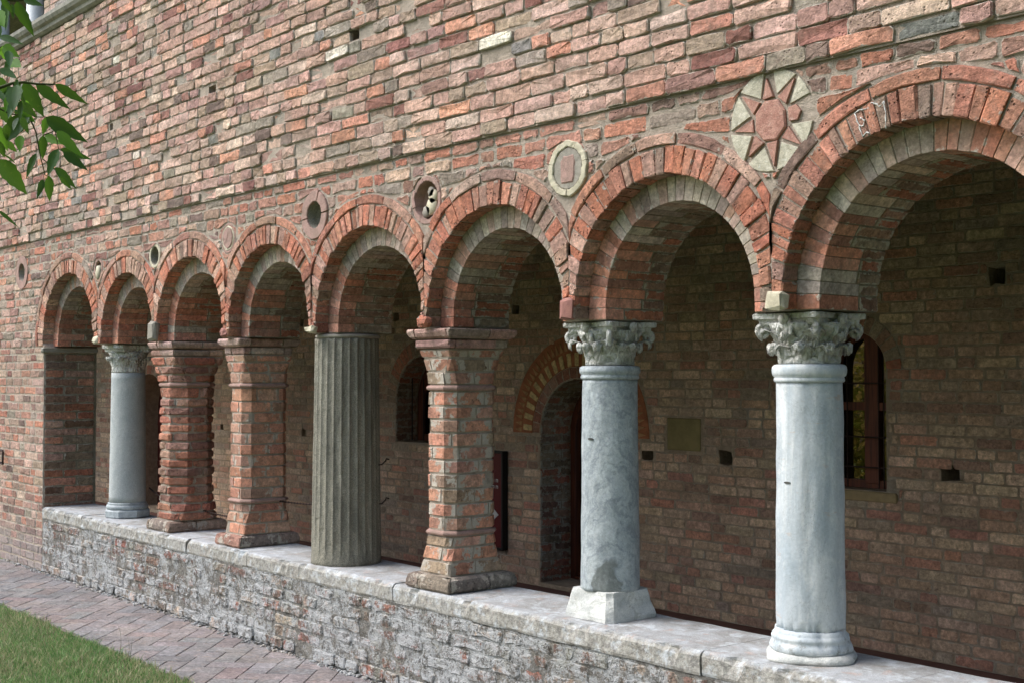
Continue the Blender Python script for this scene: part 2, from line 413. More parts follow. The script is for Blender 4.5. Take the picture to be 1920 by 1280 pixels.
def blade():
    s = M('grass_blades', .6)
    at = s.N('ShaderNodeAttribute', attribute_name='Col')
    s.put(s.b.inputs['Base Color'], at.outputs['Color'])
    t = s.N('ShaderNodeBsdfTranslucent'); s.put(t.inputs[0], at.outputs['Color'])
    mx = s.N('ShaderNodeMixShader'); mx.inputs[0].default_value = .3
    s.t.links.new(s.b.outputs[0], mx.inputs[1]); s.t.links.new(t.outputs[0], mx.inputs[2])
    s.t.links.new(mx.outputs[0], s.t.nodes['Material Output'].inputs[0])
    return s.m
M_BLADE = blade()

# ------------------------------------------------------------------ shape makers
def rect_outline(u0, u1, v0, v1, rng=R_, jit=.004, cut=.009):
    c = min(cut, (u1 - u0) * .22, (v1 - v0) * .28)
    j = lambda k=1.: rng.uniform(-jit, jit) * k
    cs = [c * rng.uniform(.35, 1.5) for _ in range(8)]
    um = (u0 + u1) / 2 + j(4)
    return [(u0 + cs[0], v0 + j(.5)), (um, v0 + j()), (u1 - cs[1], v0 + j(.5)), (u1 + j(.7), v0 + cs[2]),
            (u1 + j(.7), v1 - cs[3]), (u1 - cs[4], v1 + j(.5)), (um + j(3), v1 + j()), (u0 + cs[5], v1 + j(.5)),
            (u0 + j(.7), v1 - cs[6]), (u0 + j(.7), v0 + cs[7])]
def slab_piece(outl, mapf, rgb, back=.03, h=.01, bev=.006, rng=R_, rough=.0025):
    """outline in (u,v) -> closed chunk standing h proud of the surface; mapf(u,v,n) gives the place."""
    n = len(outl); cu = sum(p[0] for p in outl) / n; cv = sum(p[1] for p in outl) / n
    V, al = [], []
    for (u, v) in outl: V.append(mapf(u, v, -back)); al.append(1)
    for (u, v) in outl: V.append(mapf(u, v, h - bev * rng.uniform(.7, 1.3))); al.append(1)
    for (u, v) in outl:
        d = math.hypot(u - cu, v - cv) + 1e-6; k = min(bev * 1.5 / d, .45)
        V.append(mapf(u + (cu - u) * k, v + (cv - v) * k, h + rng.uniform(-rough, rough))); al.append(.45)
    V.append(mapf(cu, cv, h + rng.uniform(-rough, rough))); al.append(0.)
    Fs = []
    for i in range(n):
        j = (i + 1) % n
        Fs.append((i, j, n + j, n + i)); Fs.append((n + i, n + j, 2 * n + j, 2 * n + i)); Fs.append((2 * n + i, 2 * n + j, 3 * n))
    Fs.append(tuple(range(n - 1, -1, -1)))
    return Piece(V, Fs, rgb, al)
def block_piece(cor, rgb, bev=.005, rng=R_, jit=.0015, centers=True):
    """8 corners (a,b,c bits -> index a+2b+4c); bevelled block with a jittered skin."""
    cor = np.array(cor, float); ctr = cor.mean(0)
    ax = [cor[1] - cor[0], cor[2] - cor[0], cor[4] - cor[0]]
    V, idx, al = [], {}, []
    for k in range(8):
        for a in range(3):
            p = cor[k].copy()
            for b in range(3):
                if b == a: continue
                o = cor[k ^ (1 << b)] - cor[k]; L = np.linalg.norm(o) + 1e-9
                p = p + o / L * min(bev * rng.uniform(.6, 1.5), L * .3)
            p = p + np.array([rng.uniform(-jit, jit) for _ in range(3)])
            idx[(k, a)] = len(V); V.append(p); al.append(.9)
    Fs = []
    for a in range(3):
        b, c = [x for x in range(3) if x != a]
        for s in (0, 1):
            ks = [s << a, (s << a) | (1 << b), (s << a) | (1 << b) | (1 << c), (s << a) | (1 << c)]
            f = [idx[(k, a)] for k in ks]
            if centers:
                V.append(np.mean([V[i] for i in f], 0)); al.append(0.); ci = len(V) - 1
                for i in range(4): Fs.append((f[i], f[(i + 1) % 4], ci))
            else: Fs.append(tuple(f))
    for k in range(8):
        Fs.append(tuple(idx[(k, a)] for a in range(3)))
        for b in range(3):
            if not (k >> b) & 1:
                k2 = k | (1 << b); a, c = [x for x in range(3) if x != b]
                Fs.append((idx[(k, a)], idx[(k, c)], idx[(k2, c)], idx[(k2, a)]))
    # outward orientation
    out = []
    Va = np.array(V)
    for f in Fs:
        p = Va[list(f)]; n = np.cross(p[1] - p[0], p[2] - p[0])
        if n @ (p.mean(0) - ctr) < 0: f = tuple(reversed(f))
        out.append(f)
    return Piece(V, out, rgb, al)
def box_piece(x0, x1, y0, y1, z0, z1, rgb=(.5, .5, .5), bev=.006, jit=.0015, centers=False):
    return block_piece([((x0, x1)[k & 1], (y0, y1)[(k >> 1) & 1], (z0, z1)[(k >> 2) & 1]) for k in range(8)], rgb, bev, R_, jit, centers)
def box(name, x0, x1, y0, y1, z0, z1, mat, parent=None, bev=.006, jit=.001, smooth=False):
    p = box_piece(x0, x1, y0, y1, z0, z1, bev=bev, jit=jit); return link(name, p.V, p.F, mat, parent, p.C, smooth)
def lathe(prof, cx, cy, seg=48, wob=0., rng=R_, fr=None):
    V, Fs = [], []
    n = len(prof)
    for i, (r, z) in enumerate(prof):
        for k in range(seg):
            a = 2 * PI * k / seg; rr = r
            if wob: rr += wob * noise.noise(Vector((math.cos(a) * 2.2 + cx * 3, math.sin(a) * 2.2, z * 9)))
            if fr: rr += fr(a, z, r)
            V.append((cx + rr * math.cos(a), cy + rr * math.sin(a), z))
    for i in range(n - 1):
        for k in range(seg):
            k2 = (k + 1) % seg
            Fs.append((i * seg + k, i * seg + k2, (i + 1) * seg + k2, (i + 1) * seg + k))
    V.append((cx, cy, prof[0][1])); V.append((cx, cy, prof[-1][1]))
    for k in range(seg):
        k2 = (k + 1) % seg
        Fs.append((k2, k, n * seg)); Fs.append(((n - 1) * seg + k, (n - 1) * seg + k2, n * seg + 1))
    return V, Fs
def tube(pts, rad, seg=8):
    V, Fs = [], []; n = len(pts); P3 = [Vector(p) for p in pts]
    prev = None
    for i, p in enumerate(P3):
        t = (P3[min(i + 1, n - 1)] - P3[max(i - 1, 0)]).normalized()
        ref = prev if prev is not None else (Vector((0, 0, 1)) if abs(t.z) < .9 else Vector((1, 0, 0)))
        a = (ref - t * ref.dot(t)).normalized(); b = t.cross(a); prev = a
        r = rad(i / (n - 1)) if callable(rad) else rad
        for k in range(seg):
            w_ = 2 * PI * k / seg; V.append(p + a * (r * math.cos(w_)) + b * (r * math.sin(w_)))
    for i in range(n - 1):
        for k in range(seg):
            k2 = (k + 1) % seg; Fs.append((i * seg + k, i * seg + k2, (i + 1) * seg + k2, (i + 1) * seg + k))
    Fs.append(tuple(range(seg - 1, -1, -1))); Fs.append(tuple((n - 1) * seg + k for k in range(seg)))
    return [tuple(v) for v in V], Fs
def ring_section(sec, levels, name, mat, parent, smooth=False, cols=None):
    """levels: list of (z, polygon [(x,y)...]) all with the same count, capped."""
    V, Fs = [], []; n = len(levels[0][1])
    for z, poly in levels:
        for (x, y) in poly: V.append((x, y, z))
    for i in range(len(levels) - 1):
        for k in range(n):
            k2 = (k + 1) % n; Fs.append((i * n + k, i * n + k2, (i + 1) * n + k2, (i + 1) * n + k))
    Fs.append(tuple(range(n - 1, -1, -1))); Fs.append(tuple((len(levels) - 1) * n + k for k in range(n)))
    return link(name, V, Fs, mat, parent, cols, smooth)
def plate(name, outer, holes, y0, y1, mat, parent=None):
    """vertical plate with holes: outer / holes are lists of (x,z); thickness from y0 to y1."""
    def ar(p): return abs(sum(p[i][0] * p[(i + 1) % len(p)][1] - p[(i + 1) % len(p)][0] * p[i][1] for i in range(len(p)))) / 2
    want = ar(outer) - sum(ar(h) for h in holes); rj = random.Random(1); best = None
    for tries in range(14):
        cu = bpy.data.curves.new('tmp', 'CURVE'); cu.dimensions = '2D'; cu.fill_mode = 'BOTH'; cu.extrude = (y1 - y0) / 2
        e = 0 if tries == 0 else 2e-4 * (1 + tries / 3)
        for poly in [outer] + holes:
            q = []
            for p in poly:
                if not q or math.dist(p, q[-1]) > 5e-4: q.append((p[0] + rj.uniform(-e, e), p[1] + rj.uniform(-e, e)))
            if math.dist(q[0], q[-1]) < 5e-4: q.pop()
            sp = cu.splines.new('POLY'); sp.points.add(len(q) - 1); sp.use_cyclic_u = True
            for i, (a, b) in enumerate(q): sp.points[i].co = (a, b, 0, 1)
        tmp = bpy.data.objects.new('tmp', cu); COL.objects.link(tmp)
        bpy.context.view_layer.update()
        me = bpy.data.meshes.new_from_object(tmp.evaluated_get(bpy.context.evaluated_depsgraph_get()))
        bpy.data.objects.remove(tmp); bpy.data.curves.remove(cu)
        got = sum(p.area for p in me.polygons if abs(p.normal.z) > .9) / 2
        V = np.array([v.co[:] for v in me.vertices]); Fs = [tuple(p.vertices) for p in me.polygons]
        bpy.data.meshes.remove(me)
        err = abs(got - want) / want
        if best is None or err < best[0]: best = (err, V, Fs)
        if err < .0002: break
    err, V, Fs = best
    if err > .0002: print('PLATE', name, err)
    V = np.c_[V[:, 0], (y0 + y1) / 2 - V[:, 2], V[:, 1]]
    return link(name, V, Fs, mat, parent, None, False)

# ------------------------------------------------------------------ dimensions
ARCH = {0: (-12.38, 1.90, .53), 1: (-10.083, 1.875, .545), 2: (-8.949, 1.90, .454), 3: (-7.931, 1.90, .499), 4: (-6.864, 1.91, .488),
        5: (-5.789, 1.893, .517), 6: (-4.712, 1.898, .514), 7: (-3.611, 1.908, .517), 8: (-2.413, 1.885, .584)}
MID = {}
for i in range(1, 8):
    a, b = ARCH[i], ARCH[i + 1]; MID[i] = (a[0] + a[2] + b[0] - b[2]) / 2
XL, XR, ZT = -13.2, -.6, 4.43
JL = -10.60          # jamb of the left pier
JR = -1.83
SPR = 1.842          # top of capitals
LEDGE = 2.735
D1, D2 = .085, .445  # first recess, full wall depth
TI = .105            # inner ring steps in
SILL = .525
def hood_r(i): return ARCH[i][2] + .168
ROUND = [(-3.04, 2.555, .192), (-4.166, 2.515, .128), (-5.232, 2.487, .126), (-6.311, 2.516, .142), (-7.369, 2.472, .098), (-8.456, 2.438, .088), (-9.463, 2.405, .095), (-11.135, 2.486, .145)]
FHOLES = []  # putlog holes of the front (x0,x1,z0,z1)
def unY(px, py, Y):
    d = FWD * F + RGT * (px - CX) + UP * (CY - py); t = (Y - CAM[1]) / d[1]; p = CAM + d * t; return p[0], p[2]
for (px, py, hw, hh) in ((661, 64, .055, .036), (396, 170, .05, .032), (207, 238, .03, .025), (1097, 478, 0, 0)):
    if hw:
        x, z = unY(px, py, -.02); FHOLES.append((x - hw, x + hw, z - hh, z + hh))

# ------------------------------------------------------------------ front wall
wall = empty('arcade_wall', (JL - .5, .2, 0), 'tall weathered brick wall carried on a row of eight round arches above the parapet', 'brick wall')
def arch_poly(i, r, zb, n=40, off=0):
    cx, cz, _ = ARCH[i]
    pts = [(cx - r, zb)] + [(cx - r * math.cos(PI * k / n), cz + r * math.sin(PI * k / n)) for k in range(n + 1)] + [(cx + r, zb)]
    return pts
def facade_outer(dr):  # dr: how far the bed keeps behind the brick faces
    """one outline: up the left edge, across the top and back along the arches."""
    o = [(XL, .0), (XL, ZT), (XR, ZT), (XR, .0), (JR + .0, .0)]
    pts = []
    for i in range(8, 0, -1):
        a = arch_poly(i, ARCH[i][2] + dr, SPR + .002)
        a = [(min(max(x, MID.get(i - 1, -99) + .012), MID.get(i, 99) - .012), z) for x, z in a]
        if i == 8: a[-1] = (JR, SPR); 
        if i == 1: a[0] = (JL, SPR)
        pts += list(reversed(a))
    o += pts + [(JL, .0), (ARCH[0][0] + ARCH[0][2] + dr, .0)]
    a0 = arch_poly(0, ARCH[0][2] + dr, 0.0)
    o += list(reversed(a0))[1:]
    return o
def hole_rects(): return [[(a, c), (b, c), (b, d), (a, d)] for a, b, c, d in FHOLES]
def disc(cx, cz, r, n=28): return [(cx + r * math.cos(2 * PI * k / n), cz + r * math.sin(2 * PI * k / n)) for k in range(n)]
niches = [disc(-5.232, 2.487, .098), disc(-6.311, 2.518, .076), disc(-8.456, 2.438, .062), disc(-9.463, 2.425, .055), disc(-11.135, 2.492, .076)]
plate('mortar_bed', facade_outer(.003), hole_rects() + niches, .001, D1, M_MM, wall)
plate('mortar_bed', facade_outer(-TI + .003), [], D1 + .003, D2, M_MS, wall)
plate('mortar_bed', [(XL, LEDGE), (XR, LEDGE), (XR, ZT), (XL, ZT)], hole_rects(), -.012, .002, M_MU, wall)

def in_arch(x, z, m=0.):
    for i, (cx, cz, R) in ARCH.items():
        r = hood_r(i) + m
        if z > cz:
            if (x - cx) ** 2 + (z - cz) ** 2 < r * r: return i
        elif abs(x - cx) < r and (z > SPR - .03 or i == 0): return i
    return None
def push(x, z, gap):
    for i, (cx, cz, R) in ARCH.items():
        r = hood_r(i) + gap
        if z > cz:
            d = math.hypot(x - cx, z - cz)
            if 1e-6 < d < r: x = cx + (x - cx) * r / d; z = cz + (z - cz) * r / d
        elif abs(x - cx) < r and (z > SPR - .03 or i == 0):
            x = cx + math.copysign(r, x - cx)
    for (cx, cz, r0) in ROUND:
        r = r0 + gap; d = math.hypot(x - cx, z - cz)
        if d < r:
            d = max(d, 1e-4); x = cx + (x - cx) * r / d; z = cz + (z - cz) * r / d
    return x, z
def area(o):
    return abs(sum(o[i][0] * o[(i + 1) % len(o)][1] - o[(i + 1) % len(o)][0] * o[i][1] for i in range(len(o)))) / 2
def free(x, z):
    if in_arch(x, z): return False
    for (cx, cz, r) in ROUND:
        if math.hypot(x - cx, z - cz) < r: return False
    return True
def front_map(base):  # u runs along the wall, v is the height
    def f(u, v, n): return (u, base - n, v)
    return f
up_p, mid_p, low_p = [], [], []
rg = random.Random(11)
def wave(x, z): return .006 * math.sin(x * 1.1 + z * 3) + .004 * math.sin(x * 2.9 + z * 11)
def course_rows(z0, z1, pitch, var):
    z = z0; out = []
    while z < z1 - pitch * .5:
        p = pitch * rg.uniform(1 - var, 1 + var); zz = z + p
        if z1 - zz < pitch * .5: zz = z1
        out.append((z, zz)); z = zz
    return out
def run(x0, x1, rowi, mode):
    x = x0 - rg.uniform(0, .1); out = []
    while x < x1:
        if mode == 'up':
            far = min(1, max(0, (-x - 3.5) / 4.5))
            L = (rg.choice([.115, .125, .13, .14, .16]) if rg.random() < .25 + .45 * far else rg.choice([.19, .22, .24, .26, .27])) * rg.uniform(.9, 1.06)
        else: L = rg.choice([.12, .13, .16, .22, .25]) * rg.uniform(.88, 1.1)
        e = x + L; a = max(x, x0)
        if x1 - e < .06: e = x1
        if min(e, x1) - a > .04: out.append((a, min(e, x1)))
        x = e
    return out
# upper field, standing proud with raked joints
rows = course_rows(LEDGE, ZT, .0685, .07)
for ri, (z0, z1) in enumerate(rows):
    for (x0, x1) in run(XL, XR, ri, 'up'):
        xc = (x0 + x1) / 2; g = rg.uniform(.0036, .0068)
        if any(a - .015 < xc < b + .015 and c - .0 < (z0 + z1) / 2 < d + .0 or (x0 < (a + b) / 2 < x1 and c < (z0 + z1) / 2 < d) for a, b, c, d in FHOLES): continue
        o = rect_outline(x0 + g * .55, x1 - g * .55, z0 + g * 1.15, z1 - g * .9, rg, .006, .010)
        if ri > 0: o = [(u, v + wave(u, v) * (1 if ri < len(rows) - 2 else 0)) for u, v in o]
        hgt = rg.uniform(.008, .019) if rg.random() < .9 else rg.uniform(-.004, .004)
        tilt = rg.uniform(-.02, .02)
        f = lambda u, v, n, xc=xc, t=tilt: (u, -.012 - n - (u - xc) * t * (n > -.01), v)
        up_p.append(slab_piece(o, f, pick(PAL_UP, rg), .018, hgt, .0038, rg, .004))
# field round the arches
rows = course_rows(SPR, LEDGE - .004, .0690, .05)
for ri, (z0, z1) in enumerate(rows):
    todo = list(run(XL, XR, ri, 'mid'))
    while todo:
        x0, x1 = todo.pop()
        xc, zc = (x0 + x1) / 2, (z0 + z1) / 2
        pts = [(x0, z0), (x1, z0), (x0, z1), (x1, z1), (xc, zc), (xc, z0), (xc, z1)]
        if not any(free(*p) for p in pts): continue
        g = rg.uniform(.0035, .0065)
        o = rect_outline(x0 + g, x1 - g, z0 + g, z1 - g, rg, .006, .012)
        a0 = area(o); touched = any(not free(u, v) for u, v in o)
        if touched: o = [push(u, v, .006) for u, v in o]; o = [push(u, v, .006) for u, v in o]
        bad = area(o) > a0 * 1.35 or max(p[0] for p in o) - min(p[0] for p in o) > (x1 - x0) + .035 or max(p[1] for p in o) - min(p[1] for p in o) > .10
        if touched and (bad or area(o) < a0 * .45) and x1 - x0 > .075:
            todo += [(x0, xc), (xc, x1)]; continue
        if bad or area(o) < .0005: continue
        pal = PAL_MID if xc > -9 or rg.random() < .5 else PAL_UP
        mid_p.append(slab_piece(o, front_map(.004), pick(pal, rg), .02, rg.uniform(.004, .013), .005, rg, .0035))
# solid piers below the springing
rows = course_rows(0.0, SPR, .0690, .05)
for ri, (z0, z1) in enumerate(rows):
    for (xa, xb) in ((ARCH[0][0] + ARCH[0][2], JL), (JR, XR), (XL, ARCH[0][0] - ARCH[0][2])):
        for (x0, x1) in run(xa, xb, ri, 'mid'):
            g = rg.uniform(.004, .0065)
            o = rect_outline(x0 + g, x1 - (g if x1 < xb - .01 else .0), z0 + g, z1 - g, rg, .003, .008)
            low_p.append(slab_piece(o, front_map(.004), pick(PAL_UP if rg.random() < .6 else PAL_MID, rg), .02, rg.uniform(.004, .010), .005, rg, .002))
    # reveal of the left jamb: faces +X
    for (y0, y1) in (((.03, .16), (.17, .42)) if ri % 2 else ((.03, .27), (.28, .42))):
        g = .005
        o = rect_outline(y0 - (.026 if y0 < .05 else 0) + g, y1 + .01 - g, z0 + g, z1 - g, rg, .003, .008)
        low_p.append(slab_piece(o, lambda u, v, n: (JL + n, u, v), pick(PAL_SOFF + PAL_PIER[:2], rg), .02, rg.uniform(.003, .008), .005, rg, .002))
for p in up_p + mid_p + low_p: p.score = 0
M_LOW = brick_mat('worn_brick_low', .6, base_dirt=True)
allp = [(p, M_BRU) for p in up_p] + [(p, M_BRM) for p in mid_p] + [(p, M_LOW) for p in low_p]
for p, _ in allp: p.score = score(p)
allp.sort(key=lambda t: -t[0].score)
for p, mt in allp[:298]: link('brick', p.V, p.F, mt, wall, p.C)
rest = allp[298:]
V, Fs, C = merge([p for p, _ in rest])
ob = link('brickwork', V, Fs, None, wall, C); ob['kind'] = 'stuff'
mats = [M_BRU, M_BRM, M_LOW]
for mt in mats: ob.data.materials.append(mt)
mi = []
for p, mt in rest: mi += [mats.index(mt)] * len(p.F)
ob.data.polygons.foreach_set('material_index', mi)

# ------------------------------------------------------------------ arches
def arch_pt(i, s, r):
    """s runs along the front intrados from the left springing; below the centre the legs are straight."""
    cx, cz, R = ARCH[i]; L = PI * R
    if s < 0: return cx - r, cz + s
    if s > L: return cx + r, cz - (s - L)
    t = s / R; return cx - r * math.cos(t), cz + r * math.sin(t)
ra = random.Random(23)
GROUPN = 'brick arches of the arcade'
AN = {0: 9, }
for i, (cx, cz, R) in ARCH.items():
    L = PI * R; stilt = cz - SPR - .004
    zb = SPR if i else 0.
    lo, hi = MID.get(i - 1, -99), MID.get(i, 99)
    if i == 1: lo = -99
    def clampx(x): return min(max(x, lo + .003), hi - .003)
    arch = empty('arch', (cx, .1, SPR), None); arch.parent = wall; arch.location = Vector((cx, .1, SPR)) - wloc(wall)
    vs, hs, rs, ss = [], [], [], []
    s0, s1 = -stilt, L + stilt
    def ringrun(step, var):
        out = []; s = s0
        while s < s1 - step * .4:
            e = s + step * ra.uniform(1 - var, 1 + var)
            if s1 - e < step * .55: e = s1
            out.append((s, e)); s = e
        return out
    def wedge(sa, sb, r0, r1, y0, y1, pal, bev, jit, g=.0022, clip=True):
        cor = []
        for k in range(8):
            s = (sa + g, sb - g)[k & 1]; r = (r0, r1)[(k >> 1) & 1]; y = (y0, y1)[(k >> 2) & 1]
            x, z = arch_pt(i, s, r)
            if clip: x = clampx(x)
            cor.append((x, y, z))
        c = np.array(cor)
        if c[:, 0].max() - c[:, 0].min() < .02 or np.ptp(c[:, 2]) < .012: return None
        return block_piece(cor, pick(pal, ra), bev, ra, jit)
    # outer ring of voussoirs on edge
    for (a, b) in ringrun(.052 if i > 5 else .047, .3):
        for sc_ in (1,):
            dz = ra.uniform(-.009, .001)
            p = wedge(a, b, R + dz * .5, R + .110 + ra.uniform(-.010, .003), -.003 + dz, D1 + .002, PAL_ARCH, .0040, .0034, ra.uniform(.0012, .0038))
            if p: vs.append(p)
    # hood: long bricks laid on their flat
    for (a, b) in ringrun(.20, .15):
        seg = 4; nn = seg + 1
        r0, r1 = R + .115, R + .163; yy0, yy1 = -.010 + ra.uniform(-.005, .004), .05
        rgb = pick(PAL_ARCH if ra.random() < .7 else PAL_MID, ra)
        V, Fs, al = [], [], []
        ca, cb = a + .0035, b - .0035
        for q in range(nn):
            s = ca + (cb - ca) * q / seg; e = .004 if q in (0, seg) else 0
            j = lambda: ra.uniform(-.0025, .0025)
            ring = [(r0 + e, yy1), (r0 + e + j(), yy0 + .005 + e), (r0 + .005 + j(), yy0 + e * 1.5 + j()), (r1 - .005 + j(), yy0 + e * 1.5 + j()), (r1 - e + j(), yy0 + .005 + e), (r1 - e, yy1)]
            for (r, y) in ring:
                x, z = arch_pt(i, s, r); V.append((clampx(x), y, z)); al.append(.55 if q not in (0, seg) else 1)
        for q in range(seg):
            for k in range(6):
                k2 = (k + 1) % 6; Fs.append((q * 6 + k2, q * 6 + k, q * 6 + 6 + k, q * 6 + 6 + k2))
        Fs.append(tuple(range(6))); Fs.append(tuple(seg * 6 + k for k in (5, 4, 3, 2, 1, 0)))
        xs = [v[0] for v in V]
        if max(xs) - min(xs) > .02:
            p = Piece(V, Fs, rgb, al); hs.append(p)
    # inner ring and the soffit behind it
    ri_ = R - TI
    k = 0
    for (a, b) in ringrun(.056, .12):
        dz = ra.uniform(-.002, .002)
        cut = ra.choice([.20, .33, .22, .31])
        p = wedge(a, b, ri_ + dz, R + .02, D1 + .0, cut - .004, (PAL_RINGG if not (i == 8 and a > L * .47) else PAL_ARCH[:4]) if (a > R * .62 and b < L - R * .1) else PAL_RING[2:] + PAL_ARCH[:2], .002, .0005, .0014, False)
        if p: rs.append(p)
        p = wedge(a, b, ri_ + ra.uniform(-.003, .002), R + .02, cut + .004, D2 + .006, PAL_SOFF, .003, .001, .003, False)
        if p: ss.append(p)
    for lst, nm, rn, mt in ((vs, 'voussoir', 'voussoirs', M_ARCH), (hs, 'hood_brick', 'hood_brickwork', M_ARCH), (rs, 'ring_brick', 'ring_brickwork', M_RING), (ss, 'soffit_brick', 'soffit_brickwork', M_SOFF)):
        emit(lst, nm, rn, mt, arch, None, 60, minscore=100)
# broken impost stones on the front, where the outer ring lands
for mid, (dx0, dx1, z1, mt) in {7: (-.015, .07, 1.915, M_LIME), 6: (-.035, .035, 1.94, M_TERR), 5: (-.035, .05, 1.90, M_ARCH), 4: (-.045, .045, 1.885, M_LIME), 1: (-.045, .04, 1.90, M_LIME), 3: (-.04, .03, 1.90, M_TERR), 2: (-.05, .05, 1.98, M_CEM)}.items():
    x = MID[mid]
    p = box_piece(x + dx0, x + dx1, -.03, .02, SPR + .003, z1, pick(PAL_ARCH), .014, .006, True)
    o = link('impost_stone', p.V, p.F, mt, wall, p.C)

# cornice at the top left and the loggia above
corn = empty('upper_loggia', (-11, 0, ZT + .12), 'dark open loggia with a white column behind the stone ledge, top left', 'loggia')
def extrude_x(name, prof, x0, x1, mat, parent, nx=1, jit=.0):
    V, Fs = [], []; n = len(prof)
    for q in range(nx + 1):
        x = x0 + (x1 - x0) * q / nx
        for (y, z) in prof: V.append((x, y + R_.uniform(-jit, jit), z + R_.uniform(-jit, jit)))
    for q in range(nx):
        for k in range(n):
            k2 = (k + 1) % n; Fs.append((q * n + k, q * n + k2, q * n + n + k2, q * n + n + k))
    Fs.append(tuple(range(n - 1, -1, -1))); Fs.append(tuple(nx * n + k for k in range(n)))
    return link(name, V, Fs, mat, parent, None, False)
x = XL
k = 0
while x < XR - .1:
    e = min(x + 1.4, XR)
    extrude_x('cornice_slab', [(-.03, ZT + .003), (-.055, ZT + .02), (-.06, ZT + .045), (-.085, ZT + .06), (-.1, ZT + .085), (-.1, ZT + .115), (-.09, ZT + .122), (D2, ZT + .122), (D2, ZT + .003)], x + .002, e - .002, M_CORN, wall, 6, .0012)
    x = e
ZC = ZT + .125
lg = corn
V, Fs = lathe([(.10, ZC), (.10, ZC + .03), (.075, ZC + .05), (.07, ZC + .9), (.075, ZC + 1.15)], -11.35, .16, 28)
link('loggia_column', V, Fs, M_WHITE, lg)
V, Fs = lathe([(.10, ZC), (.10, ZC + .03), (.075, ZC + .05), (.07, ZC + .9), (.075, ZC + 1.15)], -12.25, .16, 28)
link('loggia_column', V, Fs, M_WHITE, lg)
pp = []
for q, (z0, z1) in enumerate(course_rows(ZC, ZC + 1.5, .069, .04)):
    a, b = -10.78, -10.25
    for (x0, x1) in (((a, a + .25), (a + .25, b)) if q % 2 else ((a, a + .13), (a + .13, a + .4), (a + .4, b))):
        pp.append(slab_piece(rect_outline(x0 + .004, x1 - .004, z0 + .004, z1 - .004, rg, .002), front_map(.04), pick(PAL_UP, rg), .02, .006, .004, rg, .002))
emit(pp, 'brick', 'brickwork', M_BRU, lg, None, 60)
box('pier_core', -10.78, -10.25, .04, .3, ZC, ZC + 1.5, M_MU, lg)
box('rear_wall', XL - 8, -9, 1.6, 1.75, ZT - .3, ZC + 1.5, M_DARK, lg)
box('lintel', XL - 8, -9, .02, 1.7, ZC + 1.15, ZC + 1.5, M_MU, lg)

# ------------------------------------------------------------------ roundels
def disc_obj(name, cx, cz, r0, r1, y0, y1, mat, parent, n=32, sx=1., jit=.0025, arc=(0, 2 * PI)):
    """annulus (r0 may be 0) between depths y0 (front) and y1."""
    V, Fs = [], []; full = abs(arc[1] - arc[0] - 2 * PI) < 1e-6; m_ = n if full else n + 1
    prof = [(r1, y1), (r1, y0 + .004), (r1 - .004, y0), (max(r0 + .004, .001), y0), (max(r0, .0005), y0 + .004), (max(r0, .0005), y1)]
    for q in range(m_):
        a = arc[0] + (arc[1] - arc[0]) * q / n; d = R_.uniform(-jit, jit)
        for (r, y) in prof: V.append((cx + (r + (d if r > .02 else 0)) * math.cos(a) * sx, y + R_.uniform(-jit, jit) * .5, cz + (r + (d if r > .02 else 0)) * math.sin(a)))
    for q in range(n):
        q2 = (q + 1) % m_
        for k in range(6):
            k2 = (k + 1) % 6; Fs.append((q * 6 + k, q * 6 + k2, q2 * 6 + k2, q2 * 6 + k))
    if not full: Fs.append(tuple(range(5, -1, -1))); Fs.append(tuple(n * 6 + k for k in range(6)))
    return link(name, V, Fs, mat, parent, None, False)
def poly_prism(name, pts, y0, y1, mat, parent, bev=.003, cols=None):
    p = slab_piece(pts, lambda u, v, n: (u, y1 - n, v), (.5, .5, .5), 0, y1 - y0, bev, R_, .0015)
    return link(name, p.V, p.F, mat, parent, p.C, False)
def roundel(k):
    cx, cz, r = ROUND[k]
    e = empty('roundel', (cx, 0, cz)); e.parent = wall; e.location = Vector((cx, 0, cz)) - wloc(wall); return e, cx, cz, r
# star of eight points
e, cx, cz, r = roundel(0)
disc_obj('bed', cx, cz, 0, r + .004, .006, .03, M_CEM, e)
NP = 8; a0 = math.radians(96)
rin, rc = .088, .088
for q in range(NP):
    aa = a0 + 2 * PI * q / NP; ab = a0 + 2 * PI * (q + .5) / NP; ac = a0 + 2 * PI * (q - .5) / NP
    gapk = .004
    # red point
    if q not in (6,):
        pts = [(cx + rc * math.cos(ac + .1), cz + rc * math.sin(ac + .1)), (cx + (r - .014) * math.cos(aa), cz + (r - .014) * math.sin(aa)), (cx + rc * math.cos(ab - .1), cz + rc * math.sin(ab - .1))]
        if q % 3 == 0: pts[1] = (cx + (r - .03) * math.cos(aa), cz + (r - .03) * math.sin(aa))
    else:
        pts = [(cx + rc * math.cos(ac + .1), cz + rc * math.sin(ac + .1)), (cx + .125 * math.cos(ac + .16), cz + .125 * math.sin(ac + .16)), (cx + .14 * math.cos(aa), cz + .14 * math.sin(aa)), (cx + .125 * math.cos(ab - .16), cz + .125 * math.sin(ab - .16)), (cx + rc * math.cos(ab - .1), cz + rc * math.sin(ab - .1))]
    poly_prism('brick_point', pts, -.010 + R_.uniform(-.003, .004), .02, M_STARR, e, .002)
    # white wedge between this point and the next
    m1, m2 = aa + .04, aa + 2 * PI / NP - .04
    if q == 5: m2 -= .22
    if q == 6: m1 += .25
    if q == 7: m2 -= .12
    pts = [(cx + (rc + .012) * math.cos(ab), cz + (rc + .012) * math.sin(ab))] + [(cx + r * math.cos(m1 + (m2 - m1) * t / 4), cz + r * math.sin(m1 + (m2 - m1) * t / 4)) for t in range(5)]
    poly_prism('white_wedge', pts, -.008 + R_.uniform(-.003, .003), .02, M_STARW, e, .002)
